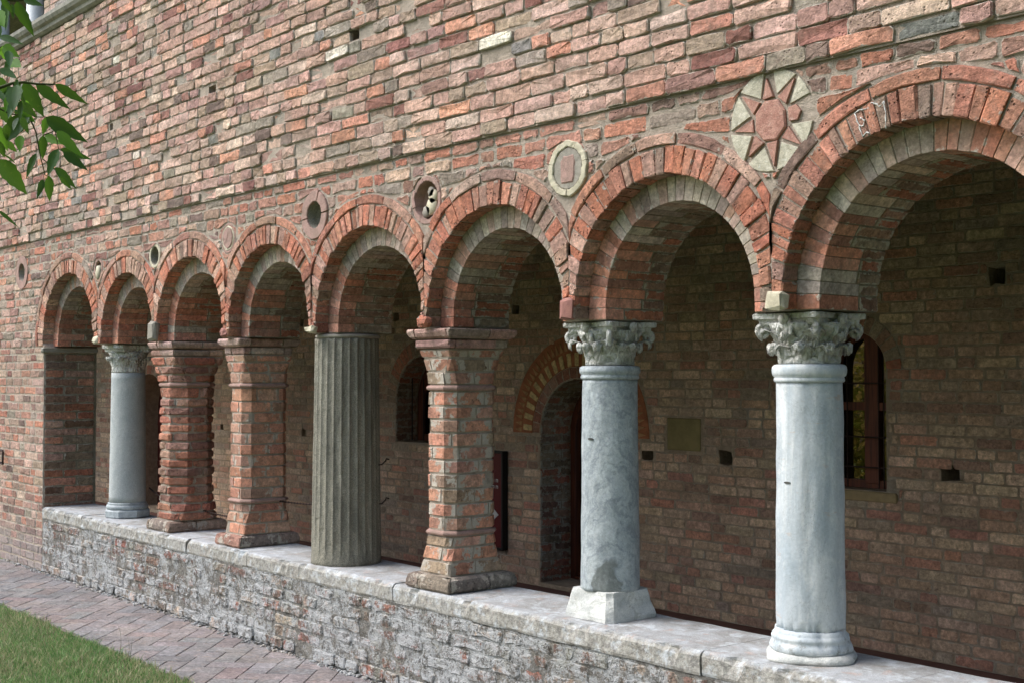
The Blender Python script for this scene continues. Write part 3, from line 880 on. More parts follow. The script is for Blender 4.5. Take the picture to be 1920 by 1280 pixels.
poly_prism('octagon_centre', [(cx + (.078 if q else .070) * math.cos(q * PI / 4 + .35), cz + .082 * math.sin(q * PI / 4 + .35)) for q in range(8)], -.010, .02, M_STARR, e, .004)
# ring with square brick in the centre
e, cx, cz, r = roundel(1)
for q in range(7):
    a = 2 * PI * q / 7 + .2
    disc_obj('pale_stone', cx, cz, .094, r - R_.uniform(0, .006), -.014 + R_.uniform(-.002, .002), .02, M_LIME, e, 6, 1, .003, (a, a + 2 * PI / 7 - .02))
disc_obj('bed', cx, cz, 0, .0935, -.007, .02, M_CEM, e)
poly_prism('square_brick', rect_outline(cx - .050, cx + .046, cz - .066, cz + .06, R_, .004, .022), -.011, .01, M_TERR2, e, .005)
def niche(cx, cz, rr, rb, mat, e, sx=1.):
    V, Fs = lathe([(rb, 0), (rb, 0)], 0, 0, 4)
    # hollow: a short bowl going into the wall
    V, Fs = [], []; n = 24; prof = [(rr, -.003), (rr - .003, .02), (rr - .008, .05), (rr * .7, .072), (.002, .08)]
    for (r, y) in prof:
        for k in range(n):
            a = 2 * PI * k / n; V.append((cx + r * sx * math.cos(a), y, cz + r * math.sin(a)))
    for i in range(len(prof) - 1):
        for k in range(n):
            k2 = (k + 1) % n; Fs.append((i * n + k, i * n + k2, (i + 1) * n + k2, (i + 1) * n + k))
    return link('hollow', V, Fs, mat, e, None, False)
e, cx, cz, r = roundel(2)
for q in range(8):
    a = 2 * PI * q / 8 + .3
    disc_obj('rim_brick', cx, cz, .098, r - .002, -.006 + R_.uniform(-.003, .003), .02, M_TERR2, e, 5, 1, .003, (a, a + 2 * PI / 8 - .03))
niche(cx, cz, .097, .06, M_TERR2, e)
for (dx, dz, rr) in ((.015, -.03, .042), (.03, .02, .035), (-.03, -.055, .03), (.012, .045, .025)):
    V, Fs = lathe([(.002, .0), (rr * .7, .008), (rr, .03), (rr, .045)], 0, 0, 14, .006)
    V = [(cx + dx + x, .055 - z * .9, cz + dz + y) for x, y, z in V]
    link('broken_glazed_bit', V, Fs, M_LIME if rr > .03 else M_CEM, e, None, True)
e, cx, cz, r = roundel(3)
for a, b in ((.1, 1.2), (1.25, 3.3), (3.35, 6.33)):
    disc_obj('rim_stone', cx, cz, .077, r - .003, -.012, .02, M_TERR2, e, 12, 1, .002, (a, b - .03))
niche(cx, cz + .002, .076, .06, M_FLUT, e)
e, cx, cz, r = roundel(4)
disc_obj('rim_line', cx, cz, .066, r - .018, -.004, .02, M_LIME, e, 24)
disc_obj('rim_line', cx, cz, r - .017, r, -.002, .02, M_TERR2, e, 24)
disc_obj('red_disc', cx, cz, 0, .065, -.008, .02, M_TERR2, e, 24)
e, cx, cz, r = roundel(5)
disc_obj('rim_stone', cx, cz, .064, r, -.006, .02, M_LIME, e, 24); niche(cx, cz, .063, .04, M_FLUT, e)
e, cx, cz, r = roundel(6)
disc_obj('rim_stone', cx, cz + .01, .057, r - .012, -.004, .02, M_TERR2, e, 24); niche(cx, cz + .02, .056, .04, M_ARCH, e)
V, Fs = lathe([(.002, 0), (.03, .008), (.042, .03), (.04, .05)], 0, 0, 14, .008)
link('white_plaster_bit', [(cx + x, .04 - z, cz - .02 + y * 1.3) for x, y, z in V], Fs, M_LIME, e)
e, cx, cz, r = roundel(7)
disc_obj('rim_stone', cx, cz, .077, r, -.010, .02, M_TERR2, e, 28); niche(cx, cz + .006, .076, .04, M_CEM, e)

# ------------------------------------------------------------------ parapet
par = empty('parapet_wall', ((JL + JR) / 2, .2, 0), 'low whitewashed brick parapet with lichen, carrying the columns', 'low wall')
box('mortar_core', JL + .002, JR - .002, .002, .43, -.05, .428, M_MP, par, .002, 0)
pp = []
rows = course_rows(.0, .425, .0705, .04)
for ri, (z0, z1) in enumerate(rows):
    for (x0, x1) in run(JL + .01, JR - .01, ri, 'mid'):
        g = rg.uniform(.004, .008)
        bulge = .012 if ri == 0 else 0
        if rg.random() < .05: continue
        o = rect_outline(x0 + g, x1 - g, z0 + g, z1 - g, rg, .006, .016)
        pp.append(slab_piece(o, front_map(.002 - bulge), pick(PAL_PAR, rg), .01, rg.uniform(-.001, .009), .006, rg, .004))
emit(pp, 'brick', 'brickwork', M_PAR, par, None, 298)
edges = [JL + .002, -9.75, -8.9, -7.93, -7.1, -6.48, -5.52, -4.87, -3.40, -2.6, JR - .002]
rc_ = random.Random(5)
def coping(x0, x1, z0, z1):
    nx, V, Fs = max(6, int((x1 - x0) / .035)), [], []
    dy, dz = rc_.uniform(-.008, .004), rc_.uniform(-.003, .003)
    prof = [(.0, z0), (-.004, z0 + .012), (-.006, z1 - .02), (.004, z1 - .005), (.016, z1), (.16, z1), (.31, z1), (.44, z1), (.455, z1 - .008), (.458, z0 + .02), (.455, z0)]
    n = len(prof)
    for q in range(nx + 1):
        t = q / nx; x = x0 + .003 + (x1 - x0 - .006) * t
        chip = rc_.uniform(0, .024) if rc_.random() < .4 else rc_.uniform(0, .005)
        for k, (y, z) in enumerate(prof):
            yy, zz = y + dy, z + (dz if k > 1 else 0)
            if k in (2, 3, 4): yy += chip * (1.2 if k == 3 else .6); zz -= chip * (.6 if k != 4 else .15)
            if k in (8, 9): yy -= rc_.uniform(0, .012)
            yy += .006 * noise.noise(Vector((x * 6, k, 1))); zz += .003 * noise.noise(Vector((x * 5, k, 7)))
            V.append((x, yy, zz))
    for q in range(nx):
        for k in range(n):
            k2 = (k + 1) % n; Fs.append((q * n + k, q * n + k2, q * n + n + k2, q * n + n + k))
    Fs.append(tuple(range(n - 1, -1, -1))); Fs.append(tuple(nx * n + k for k in range(n)))
    return link('coping_slab', V, Fs, M_COPE, par, None, False)
for a, b in zip(edges[:-1], edges[1:]): coping(a, b, .430, SILL)

# ------------------------------------------------------------------ columns
YC = .25
def rot_box(cx, cy, hx, hy, z0, z1, hx2=None, hy2=None, bev=.006, jit=.001, cham=0):
    hx2 = hx if hx2 is None else hx2; hy2 = hy if hy2 is None else hy2
    cor = []
    for k in range(8):
        sx = -1 if not k & 1 else 1; sy = -1 if not k & 2 else 1; top = k & 4
        cor.append((cx + sx * (hx2 if top else hx), cy + sy * (hy2 if top else hy), z1 if top else z0))
    return block_piece(cor, (.5, .5, .5), bev, R_, jit, True)
def acanthus(cx, cy, ang, r0, z0, h, wdt, flare, curl):
    """one curling leaf: a ribbed, lobed tongue standing off the bell."""
    nu, nv = 9, 12; F_, B_ = [], []
    for j in range(nv + 1):
        t = j / nv
        lobes = 1 + .16 * math.cos(t * PI * 6)
        wd = wdt * (.75 + .5 * math.sin(PI * min(t * 1.05, 1))) * lobes * (1 if t < .75 else max(.3, 1 - (t - .75) * 2.6))
        if t < .72: rr, zz = r0 + flare * t * t * 1.3, z0 + h * t
        else:
            q = (t - .72) / .28; b0 = r0 + flare * .72 * .72 * 1.3
            rr = b0 + curl * math.sin(q * PI * .62) * 1.15; zz = z0 + h * .72 + curl * (1 - math.cos(q * PI * 1.05)) * .0 + curl * .9 * math.sin(q * PI) * .6 - curl * q * q * .8
        for i in range(nu + 1):
            u = -1 + 2 * i / nu
            rib = .006 * (1 - abs(u)) ** .7 + .0035 * math.cos(u * PI * 4)
            a = ang + u * wd / max(rr, .05)
            F_.append((cx + (rr + rib - .008 * u * u) * math.cos(a), cy + (rr + rib - .008 * u * u) * math.sin(a), zz - .012 * abs(u) * (t > .3)))
            B_.append((cx + (rr - .012) * math.cos(a), cy + (rr - .012) * math.sin(a), zz - .012 * abs(u) * (t > .3) - (.006 if t > .7 else 0)))
    V = F_ + B_; Fs = []; o = len(F_); w_ = nu + 1
    for j in range(nv):
        for i in range(nu):
            a, b, c, d = j * w_ + i, j * w_ + i + 1, (j + 1) * w_ + i + 1, (j + 1) * w_ + i
            Fs.append((a, b, c, d)); Fs.append((o + d, o + c, o + b, o + a))
    for j in range(nv):
        Fs.append((j * w_, (j + 1) * w_, o + (j + 1) * w_, o + j * w_)); Fs.append((j * w_ + nu, o + j * w_ + nu, o + (j + 1) * w_ + nu, (j + 1) * w_ + nu))
    for i in range(nu):
        Fs.append((i, o + i, o + i + 1, i + 1)); Fs.append((nv * w_ + i, nv * w_ + i + 1, o + nv * w_ + i + 1, o + nv * w_ + i))
    return V, Fs
def volute(cx, cy, ang, r, z, size, inward=False):
    pts = []; n = 26
    for k in range(n):
        t = k / (n - 1); th = PI * .9 - t * PI * 3.1; rr = size * (1 - t * .82)
        pr = r + rr * math.cos(th) ; pz = z + rr * math.sin(th)
        pts.append((cx + pr * math.cos(ang), cy + pr * math.sin(ang), pz))
    V1, F1 = tube(pts, lambda t: size * (.52 - .22 * t), 8)
    return V1, F1
def concave_abacus(cx, cy, h0, h1, z0, z1, dip, cut):
    """square slab with hollowed sides and clipped horns; grows from h0 (below) to h1 (above)."""
    def ring(h):
        pts = []
        for s in range(4):
            a = s * PI / 2; n = 7
            for k in range(n):
                t = -1 + 2 * k / (n - 1); x = h - dip * (1 - t * t); y = t * (h - cut)
                pts.append((cx + x * math.cos(a) - y * math.sin(a), cy + x * math.sin(a) + y * math.cos(a)))
        return pts
    zm = z0 + (z1 - z0) * .45
    return [(z0, ring(h0)), (z0 + .006, ring(h0 + .006)), (zm, ring(h0 + .008)), (zm + .004, ring(h1 - .002)), (z1 - .004, ring(h1)), (z1, ring(h1 - .004))]
def corinthian(t, cx, zb, zt, rb, h, mat, seed, two_rows):
    rr = random.Random(seed); H = zt - zb
    V, Fs = lathe([(rb - .002, zb), (rb, zb + .012), (rb * .93, zb + .02), (rb * .98, zb + H * .4), (rb * 1.12, zb + H * .56), (rb * 1.24, zb + H * .68), (rb * 1.34, zb + H * .8)], cx, YC, 40, .003)
    cap = link('capital', V, Fs, mat, t)
    ring_section(None, concave_abacus(cx, YC, h - .022, h + .003, zt - H * .24, zt, .026, .018), 'abacus', mat, cap)
    for k in range(4):
        a = PI / 4 + k * PI / 2
        V, Fs = volute(cx, YC, a, h * 1.10, zt - H * .36, .027); link('volute', V, Fs, mat, cap)
    for k in range(4):
        a = k * PI / 2
        for s in (-1, 1):
            aa = a + s * .2
            V, Fs = volute(cx, YC, aa, rb * 1.16, zt - H * .36, .019); link('volute', V, Fs, mat, cap)
        V, Fs = lathe([(.004, 0), (.018, .006), (.024, .016), (.02, .026)], 0, 0, 12, .006)
        px, py = cx + (h - .02) * math.cos(a), YC + (h - .02) * math.sin(a)
        V = [(px + (x * -math.sin(a) + (z) * math.cos(a)), py + (x * math.cos(a) + z * math.sin(a)), zt - H * .12 + y) for x, y, z in V]
        link('fleuron', V, Fs, mat, cap)
    n = 8
    for k in range(n):
        a = 2 * PI * (k + .5) / n
        V, Fs = acanthus(cx, YC, a, rb * .97, zb + .008, H * (.46 if two_rows else .62), .043, .018, .030); link('acanthus_leaf', V, Fs, mat, cap)
    for k in range(n):
        a = 2 * PI * k / n; cor = k % 2 == 1
        V, Fs = acanthus(cx, YC, a, rb * .98, zb + (H * .3 if two_rows else H * .2), H * (.52 if cor else .40), .036, .055 if cor else .03, .034 if cor else .024); link('acanthus_leaf', V, Fs, mat, cap)
    return cap
GC = 'pillars standing on the parapet'
def chips(amp, sc):
    return lambda a, z, r: -amp * max(0, noise.noise(Vector((math.cos(a) * sc, math.sin(a) * sc, z * sc * 3))) - .15)
# --- white marble column
cx = MID[7] - .02
t = empty('marble_column', (cx, YC, SILL), 'smooth white marble column with carved leaf capital, nearest of the pillars', 'column', GC)
prof = [(.132, .642), (.134, .70), (.1325, .9), (.130, 1.2), (.127, 1.45), (.1255, 1.57), (.128, 1.578)]
prof = [(.1315 - .006 * i / 22 + .0008 * math.sin(i), .640 + (1.576 - .640) * i / 22) for i in range(23)]
def worn(a, z, r):
    n = noise.noise(Vector((math.cos(a) * 3, math.sin(a) * 3, z * 7))); m = noise.noise(Vector((math.cos(a) * 9, math.sin(a) * 9, z * 16 + 5)))
    e = max(0, 1 - abs(z - .645) / .02) * max(0, noise.noise(Vector((math.cos(a) * 7, math.sin(a) * 7, 4))) + .15) * .03
    return -.0028 * max(0, math.sin(a * 6 + 1)) ** 2 + .0016 * n - .004 * max(0, m - .28) - e
prof = [(.1315 - .006 * i / 60, .640 + (1.576 - .640) * i / 60) for i in range(61)]
V, Fs = lathe(prof, cx, YC, 96, .0022, fr=worn)
link('shaft', V, Fs, M_WHITE, t)
V, Fs = lathe([(.126, 1.577), (.133, 1.580), (.1345, 1.587), (.133, 1.594), (.131, 1.597), (.1385, 1.603), (.1415, 1.614), (.1425, 1.626), (.140, 1.638), (.133, 1.645), (.12, 1.647)], cx, YC, 64, .001)
link('neck_ring', V, Fs, M_WHITE, t)
corinthian(t, cx, 1.648, 1.840, .119, .158, M_CARV, 3, True)
V, Fs = lathe([(.150, .556), (.157, .560), (.159, .572), (.154, .585), (.150, .590), (.147, .598), (.150, .604), (.150, .612), (.143, .619), (.138, .626), (.137, .6385), (.12, .6405)], cx, YC, 56, .006, fr=chips(.02, 3))
b = link('base', V, Fs, M_WHITE, t)
V, Fs = lathe([(.168, SILL + .001), (.172, SILL + .010), (.166, .546), (.150, .557)], cx, YC, 44, .012, fr=lambda a, z, r: .020 * abs(math.cos(2 * a + .4)) ** 3)
link('plinth', V, Fs, M_BLOCK, b)
# --- blue grey column
cx = MID[6] - .005
t = empty('marble_column', (cx, YC, SILL), 'blue grey veined marble column with worn leaf capital on a broken block base', 'column', GC)
prof = [(.1335 - .009 * i / 60, .648 + (1.585 - .648) * i / 60) for i in range(61)]
V, Fs = lathe(prof, cx, YC, 96, .002, fr=lambda a, z, r: -.005 * max(0, noise.noise(Vector((math.cos(a) * 8, math.sin(a) * 8, z * 14))) - .25) + .0015 * noise.noise(Vector((math.cos(a) * 3, math.sin(a) * 3, z * 6)))); link('shaft', V, Fs, M_WAVY, t)
V, Fs = lathe([(.122, 1.586), (.131, 1.589), (.1335, 1.597), (.131, 1.606), (.129, 1.609), (.137, 1.615), (.139, 1.628), (.136, 1.640), (.128, 1.646), (.11, 1.648)], cx, YC, 64, .001)
link('neck_ring', V, Fs, M_WAVY, t)
corinthian(t, cx, 1.650, 1.840, .112, .156, M_CARV, 9, False)
def broken_block(cx, hb, ht, z0, z1):
    V, Fs, n, nz = [], [], 32, 7
    for j in range(nz + 1):
        tz = j / nz; h = hb + (ht - hb) * min(1, max(0, (tz - .12) / .8)) ** .9
        for k in range(n):
            a = 2 * PI * (k + .5) / n; c, s = math.cos(a), math.sin(a); q = h / max(abs(c), abs(s))
            q = min(q, h * 1.30); q *= 1 + .05 * noise.noise(Vector((c * 2.5, s * 2.5, tz * 3)))
            V.append((cx + q * c, YC + q * s, z0 + (z1 - z0) * tz + .006 * noise.noise(Vector((c * 4, s * 4, 3))) * (j == nz)))
    for j in range(nz):
        for k in range(n):
            k2 = (k + 1) % n; Fs.append((j * n + k, j * n + k2, (j + 1) * n + k2, (j + 1) * n + k))
    Fs.append(tuple(range(n - 1, -1, -1))); Fs.append(tuple(nz * n + k for k in range(n)))
    return V, Fs
V, Fs = broken_block(cx, .157, .128, SILL + .001, .651); link('base', V, Fs, M_BLOCK, t, None, False)
# --- fluted column
cx = MID[4] + .005
t = empty('fluted_column', (cx, YC - .02, SILL), 'thick dark grey fluted stone column without a capital', 'column', GC)
NF = 26
def flute(a, z, r):
    if z < .60: k = max(0, (z - .545) / .055)
    else: k = 1
    x = (a * NF / (2 * PI)) % 1; d = abs(x - .5) * 2
    ero = max(0, min(1, (z - .62) / .12 + noise.noise(Vector((math.cos(a) * 2, math.sin(a) * 2, z * 6))) * .9 + .4))
    return (-.0085 * (max(0, 1 - (d / .86) ** 2)) ** .5 * k * (.35 + .65 * ero)) + .0018 * noise.noise(Vector((math.cos(a) * 9, math.sin(a) * 9, z * 14)))
V, Fs = lathe([(.202 - .018 * i / 60 + .0, SILL + .001 + (1.815 - SILL) * i / 60) for i in range(61)], cx, YC - .02, NF * 12, 0, fr=flute)
link('shaft', V, Fs, M_FLUT, t, None, True)
V, Fs = lathe([(.178, 1.8165), (.186, 1.822), (.186, 1.834), (.17, 1.8405)], cx, YC - .02, 40, .012); link('mortar_bed', V, Fs, M_CEM, t)
# --- granite column
cx = MID[1] - .01
t = empty('granite_column', (cx, YC, SILL), 'slim speckled grey granite column with a plain leaf capital, first from the left', 'column', GC)
V, Fs = lathe([(.137 - .011 * i / 20, .640 + (1.628 - .640) * i / 20) for i in range(21)], cx, YC, 48, .001); link('shaft', V, Fs, M_GRAN, t)
V, Fs = lathe([(.118, 1.629), (.128, 1.634), (.124, 1.645), (.122, 1.70), (.138, 1.76), (.150, 1.785)], cx, YC, 40, .001)
cap = link('capital', V, Fs, M_CARV, t)
ring_section(None, concave_abacus(cx, YC, .142, .165, 1.786, 1.838, .02, .05), 'abacus', M_CARV, cap)
for k in range(8):
    a = k * PI / 4 + PI / 8 * 0; c = k % 2 == 1
    V, Fs = acanthus(cx, YC, a, .121, 1.640, .15, .046, .05 if c else .024, .018); link('plain_leaf', V, Fs, M_CARV, cap)
V, Fs = lathe([(.15, .588), (.156, .595), (.158, .608), (.152, .62), (.142, .625), (.148, .632), (.138, .6395)], cx, YC, 40, .004); b = link('base', V, Fs, M_WAVY, t)
V, Fs = lathe([(.158, SILL + .001), (.166, .535), (.166, .575), (.150, .587)], cx, YC, 8, .003, fr=lambda a, z, r: .01)
link('plinth', V, Fs, M_WAVY, b, None, False)

# --- brick piers
def octo(cx, cy, hx, hy, c):
    c = max(c, .0008)
    return [(cx - hx + c, cy - hy), (cx + hx - c, cy - hy), (cx + hx, cy - hy + c), (cx + hx, cy + hy - c), (cx + hx - c, cy + hy), (cx - hx + c, cy + hy), (cx - hx, cy + hy - c), (cx - hx, cy - hy + c)]
def pier(name, label, cx, cy, keys, rings, courses, mat, core, slabs, pal, ragged, seed, inset=.004, bl=.19):
    """keys: [(z,hx,hy,c)]; rings: mouldings [(z0,z1,out)]; slabs: [(z0,z1,hx,hy)] impost and foot mouldings."""
    r2 = random.Random(seed)
    t = empty(name, (cx, cy, SILL), label, 'brick pier', GC)
    def sect(z):
        for (a, b) in zip(keys[:-1], keys[1:]):
            if z <= b[0]:
                q = (z - a[0]) / (b[0] - a[0]); q = min(max(q, 0), 1); return [a[k] + (b[k] - a[k]) * q for k in (1, 2, 3)]
        return keys[-1][1:]
    def peri(z): return octo(cx, cy, *sect(z))
    levels = []
    zz = keys[0][0]
    while zz < keys[-1][0]:
        hx, hy, c = sect(zz); levels.append((zz, octo(cx, cy, hx - inset, hy - inset, c))); zz += .02
    hx, hy, c = sect(keys[-1][0]); levels.append((keys[-1][0], octo(cx, cy, hx - inset, hy - inset, c)))
    ring_section(None, levels, 'mortar_core', core, t)
    def ptn(z, s, n):
        P_ = peri(z); L = [math.dist(P_[k], P_[(k + 1) % 8]) for k in range(8)]; tot = sum(L)
        s = (s % 1.0) * tot
        for k in range(8):
            if s <= L[k] + 1e-9: break
            s -= L[k]
        a, b = P_[k], P_[(k + 1) % 8]; q = s / L[k]
        def nr(k):
            a, b = P_[k % 8], P_[(k + 1) % 8]; l = math.dist(a, b); return ((b[1] - a[1]) / l, -(b[0] - a[0]) / l)
        n0 = nr(k)
        if q < .02: n1 = nr(k - 1); n0 = ((n0[0] + n1[0]) / 2, (n0[1] + n1[1]) / 2)
        if q > .98: n1 = nr(k + 1); n0 = ((n0[0] + n1[0]) / 2, (n0[1] + n1[1]) / 2)
        return (a[0] + (b[0] - a[0]) * q + n0[0] * n, a[1] + (b[1] - a[1]) * q + n0[1] * n, z)
    def corners(z):
        P_ = peri(z); L = [math.dist(P_[k], P_[(k + 1) % 8]) for k in range(8)]; tot = sum(L); acc = 0; out = []
        for k in range(8): out.append(acc / tot); acc += L[k]
        return out
    pcs = []
    z = courses[0]; ci = 0
    while z < courses[1] - .02:
        blk = next((r for r in rings if r[0] - .02 < z + .03 and z < r[1] - .002 and r[0] < z + .062), None)
        if blk and z >= blk[0] - .012: z = blk[1]; continue
        z1 = z + courses[2] * r2.uniform(.94, 1.06)
        if blk: z1 = min(z1, blk[0])
        nxt = next((r for r in rings if z < r[0] < z1 + .03), None)
        if nxt: z1 = nxt[0]
        if courses[1] - z1 < .03: z1 = courses[1]
        zm = (z + z1) / 2; P_ = peri(zm); tot = sum(math.dist(P_[k], P_[(k + 1) % 8]) for k in range(8))
        nb = max(4, int(round(tot / bl))); s = r2.uniform(0, .05) + (ci % 2) * .5 / nb
        cuts = [s + (k + r2.uniform(-.16, .16)) / nb for k in range(nb)]
        cr = corners(zm)
        for k in range(nb):
            a = cuts[k]; b = cuts[(k + 1) % nb] + (1 if k == nb - 1 else 0)
            g = .0045 / tot; a += g; b -= g
            st = sorted([a, b] + [c + m for c in cr for m in (0, 1) if a + .012 < c + m < b - .012])
            if len(st) < 4: st = sorted(st + [(a + b) / 2])
            if ragged > .004: st = sorted(st + [(p_ + q_) / 2 for p_, q_ in zip(st[:-1], st[1:]) if (q_ - p_) * tot > .04])
            g2 = r2.uniform(.004, .0065); n0 = r2.uniform(.000, .003) + r2.uniform(-ragged * .5, ragged * 1.5)
            bb = .0035 if ragged < .004 else .008
            prof = [(-.02, z + g2), (n0 - bb, z + g2), (n0, z + g2 + bb), (n0, z1 - g2 - bb), (n0 - bb, z1 - g2), (-.02, z1 - g2)]
            V, Fs, al = [], [], []
            for q, s_ in enumerate(st):
                end = q in (0, len(st) - 1)
                for pi, (n, zz) in enumerate(prof):
                    nn = n - (bb * .7 if end and n > -.02 else 0) + (r2.uniform(-.002, .002) * (1 + ragged * 220) if n > -.015 else 0)
                    V.append(ptn(zz, s_, nn)); al.append(1 if end or pi in (0, 1, 4, 5) else .35)
            m_ = 6
            for q in range(len(st) - 1):
                for kk in range(m_):
                    k2 = (kk + 1) % m_; Fs.append((q * m_ + kk, (q + 1) * m_ + kk, (q + 1) * m_ + k2, q * m_ + k2))
            Fs.append(tuple(range(m_))); Fs.append(tuple((len(st) - 1) * m_ + kk for kk in range(m_ - 1, -1, -1)))
            pcs.append(Piece(V, Fs, pick(pal, r2), al))
        z = z1; ci += 1
    for p in pcs: link('brick', p.V, p.F, mat, t, p.C)
    for (z0, z1, out) in rings:
        hx, hy, c = sect((z0 + z1) / 2); zm = (z0 + z1) / 2; lv = []
        for k in range(7):
            a = -PI / 2 + PI * k / 6; o = out * math.cos(a) - .004; lv.append((zm + (z1 - z0) * .48 * math.sin(a), octo(cx, cy, hx + o, hy + o, c + o * .4)))
        ring_section(None, lv, 'ring_moulding', M_TERR2, t, False)
    for (z0, z1, hx, hy, under, mt) in slabs:
        # moulded course: separate shaped bricks round the pier
        u = abs(under); hz = z1 - z0; W_ = 8
        if under > 0: prof = [(-.06, z0 + .002), (-u, z0 + .002), (-u * .35, z0 + hz * .25), (-.002, z0 + hz * .6), (-.001, z1 - .008), (-.006, z1 - .001), (-.06, z1 - .001)]
        else: prof = [(-.06, z0), (-.008, z0), (.0, z0 + .012), (-.002, z0 + hz * .5), (-u * .35, z1 - .012), (-u * .95, z1 - .002), (-.07, z1 - .002)]
        Pp = octo(cx, cy, hx, hy, .006); Lp = [math.dist(Pp[k], Pp[(k + 1) % 8]) for k in range(8)]; tot = sum(Lp)
        def at(sx, n):
            q = (sx % 1.0) * tot
            for k in range(8):
                if q <= Lp[k] + 1e-9: break
                q -= Lp[k]
            a, b = Pp[k], Pp[(k + 1) % 8]; f = q / Lp[k]; x, y = a[0] + (b[0] - a[0]) * f, a[1] + (b[1] - a[1]) * f
            dx, dy = (x - cx) / hx, (y - cy) / hy   # pull in along the sides that face this way
            return (x + (n * math.copysign(1, dx) if abs(dx) > .93 else 0), y + (n * math.copysign(1, dy) if abs(dy) > .93 else 0))
        acc, crn = 0, []
        for k in range(8): crn.append(acc / tot); acc += Lp[k]
        nb = max(4, int(round(tot / .26))); s0_ = r2.uniform(0, .1)
        cuts = [s0_ + (k + r2.uniform(-.15, .15)) / nb for k in range(nb)]
        for k in range(nb):
            a = cuts[k] + .003 / tot; b = cuts[(k + 1) % nb] + (1 if k == nb - 1 else 0) - .003 / tot
            st = sorted([a, b, (a + b) / 2] + [c + m for c in crn for m in (0, 1) if a + .004 < c + m < b - .004])
            V, Fs, al = [], [], []; dn = r2.uniform(-.004, .003)
            for q, s_ in enumerate(st):
                for pi, (n, zz) in enumerate(prof):
                    nn = n + (dn + r2.uniform(-.0025, .0025) - (.003 if q in (0, len(st) - 1) else 0) if n > -.05 else 0)
                    x, y = at(s_, nn); V.append((x, y, zz)); al.append(.8 if q in (0, len(st) - 1) else .3)
            m_ = len(prof)
            for q in range(len(st) - 1):
                for kk in range(m_):
                    k2 = (kk + 1) % m_; Fs.append((q * m_ + kk, (q + 1) * m_ + kk, (q + 1) * m_ + k2, q * m_ + k2))
            Fs.append(tuple(range(m_))); Fs.append(tuple((len(st) - 1) * m_ + kk for kk in range(m_ - 1, -1, -1)))
            link('moulded_brick', V, Fs, mt, t, Piece(V, Fs, pick(PAL_MOULD if mt is not M_CEMB else PAL_FOOT, r2), al).C)
        box('mortar_bed', cx - hx + .03 + u * .5, cx + hx - .03 - u * .5, cy - hy + .03 + u * .5, cy + hy - .03 - u * .5, z0, z1 - .001, M_MM, t, .002, 0)
    return t
PAL_MOULD = P(((176, 142, 134), 20), ((164, 120, 112), 14), ((150, 130, 120), 10), ((182, 150, 140), 8))
PAL_FOOT = P(((128, 112, 98), 20), ((150, 122, 108), 10), ((166, 110, 94), 8), ((120, 112, 104), 10))
M_MLD = brick_mat('moulded_brick', .35, relief=.5); M_CEMB = brick_mat('dirty_foot_brick', .7, relief=.8)
pier('brick_pier', 'brick pier with smeared mortar and pink mouldings, beside the blue grey column', MID[5] + .0, YC - .015,
     [(.60, .128, .170, .0), (.66, .119, .163, .01), (.74, .112, .160, .03), (.82, .110, .160, .046), (1.56, .110, .160, .046), (1.64, .112, .163, .03), (1.70, .118, .168, .01), (1.738, .127, .178, .0)],
     [(.795, .823, .016), (1.527, .555, .016) if False else (1.527, 1.556, .016)], (.60, 1.738, .0705), M_PIERM, M_MM,
     [(SILL + .001, .60, .185, .222, -.03, M_CEMB), (1.740, 1.784, .152, .197, .012, M_MLD), (1.787, SPR - .002, .186, .222, .03, M_MLD)], PAL_PIER4[:3] + PAL_PIER[2:3], .001, 41, .004, .2)
pier('brick_pier', 'smooth brick pier with sharp chamfered corners, left of the fluted column', MID[3] - .03, YC,
     [(.60, .132, .168, .0), (.66, .124, .163, .01), (.74, .117, .160, .03), (.82, .115, .160, .046), (1.56, .115, .160, .046), (1.64, .116, .163, .03), (1.70, .120, .172, .01), (1.738, .122, .175, .0)],
     [(.795, .823, .020), (1.527, 1.556, .020)], (.60, 1.738, .0690), M_PIER, M_MM,
     [(SILL + .001, .60, .165, .222, -.03, M_CEMB), (1.740, 1.784, .128, .180, .008, M_MLD), (1.787, SPR - .002, .148, .225, .03, M_MLD)], PAL_PIER4, .0, 42, .004, .19)
pier('brick_pier', 'crumbling ragged red brick pier beside the granite column', MID[2], YC,
     [(.60, .176, .172, .05), (.70, .170, .170, .08), (.82, .168, .168, .093), (1.50, .165, .165, .093), (1.60, .168, .168, .07), (1.66, .174, .175, .04), (1.738, .18, .19, .0)],
     [(1.527, 1.556, .012)], (.60, 1.738, .0600), M_PIERR, M_MU,
     [(SILL + .001, .60, .185, .222, -.03, M_CEMB), (1.740, 1.784, .182, .195, .012, M_MLD), (1.787, SPR - .002, .188, .215, .03, M_MLD)], PAL_PIER[:2] + PAL_PIER[3:4] + PAL_PIER[5:], .006, 43, .007, .25)
# springing course on the left jamb
box('jamb_impost', JL - .03, JL + .03, -.02, D2, SPR - .045, SPR - .002, M_CEM, wall, .008, .003)

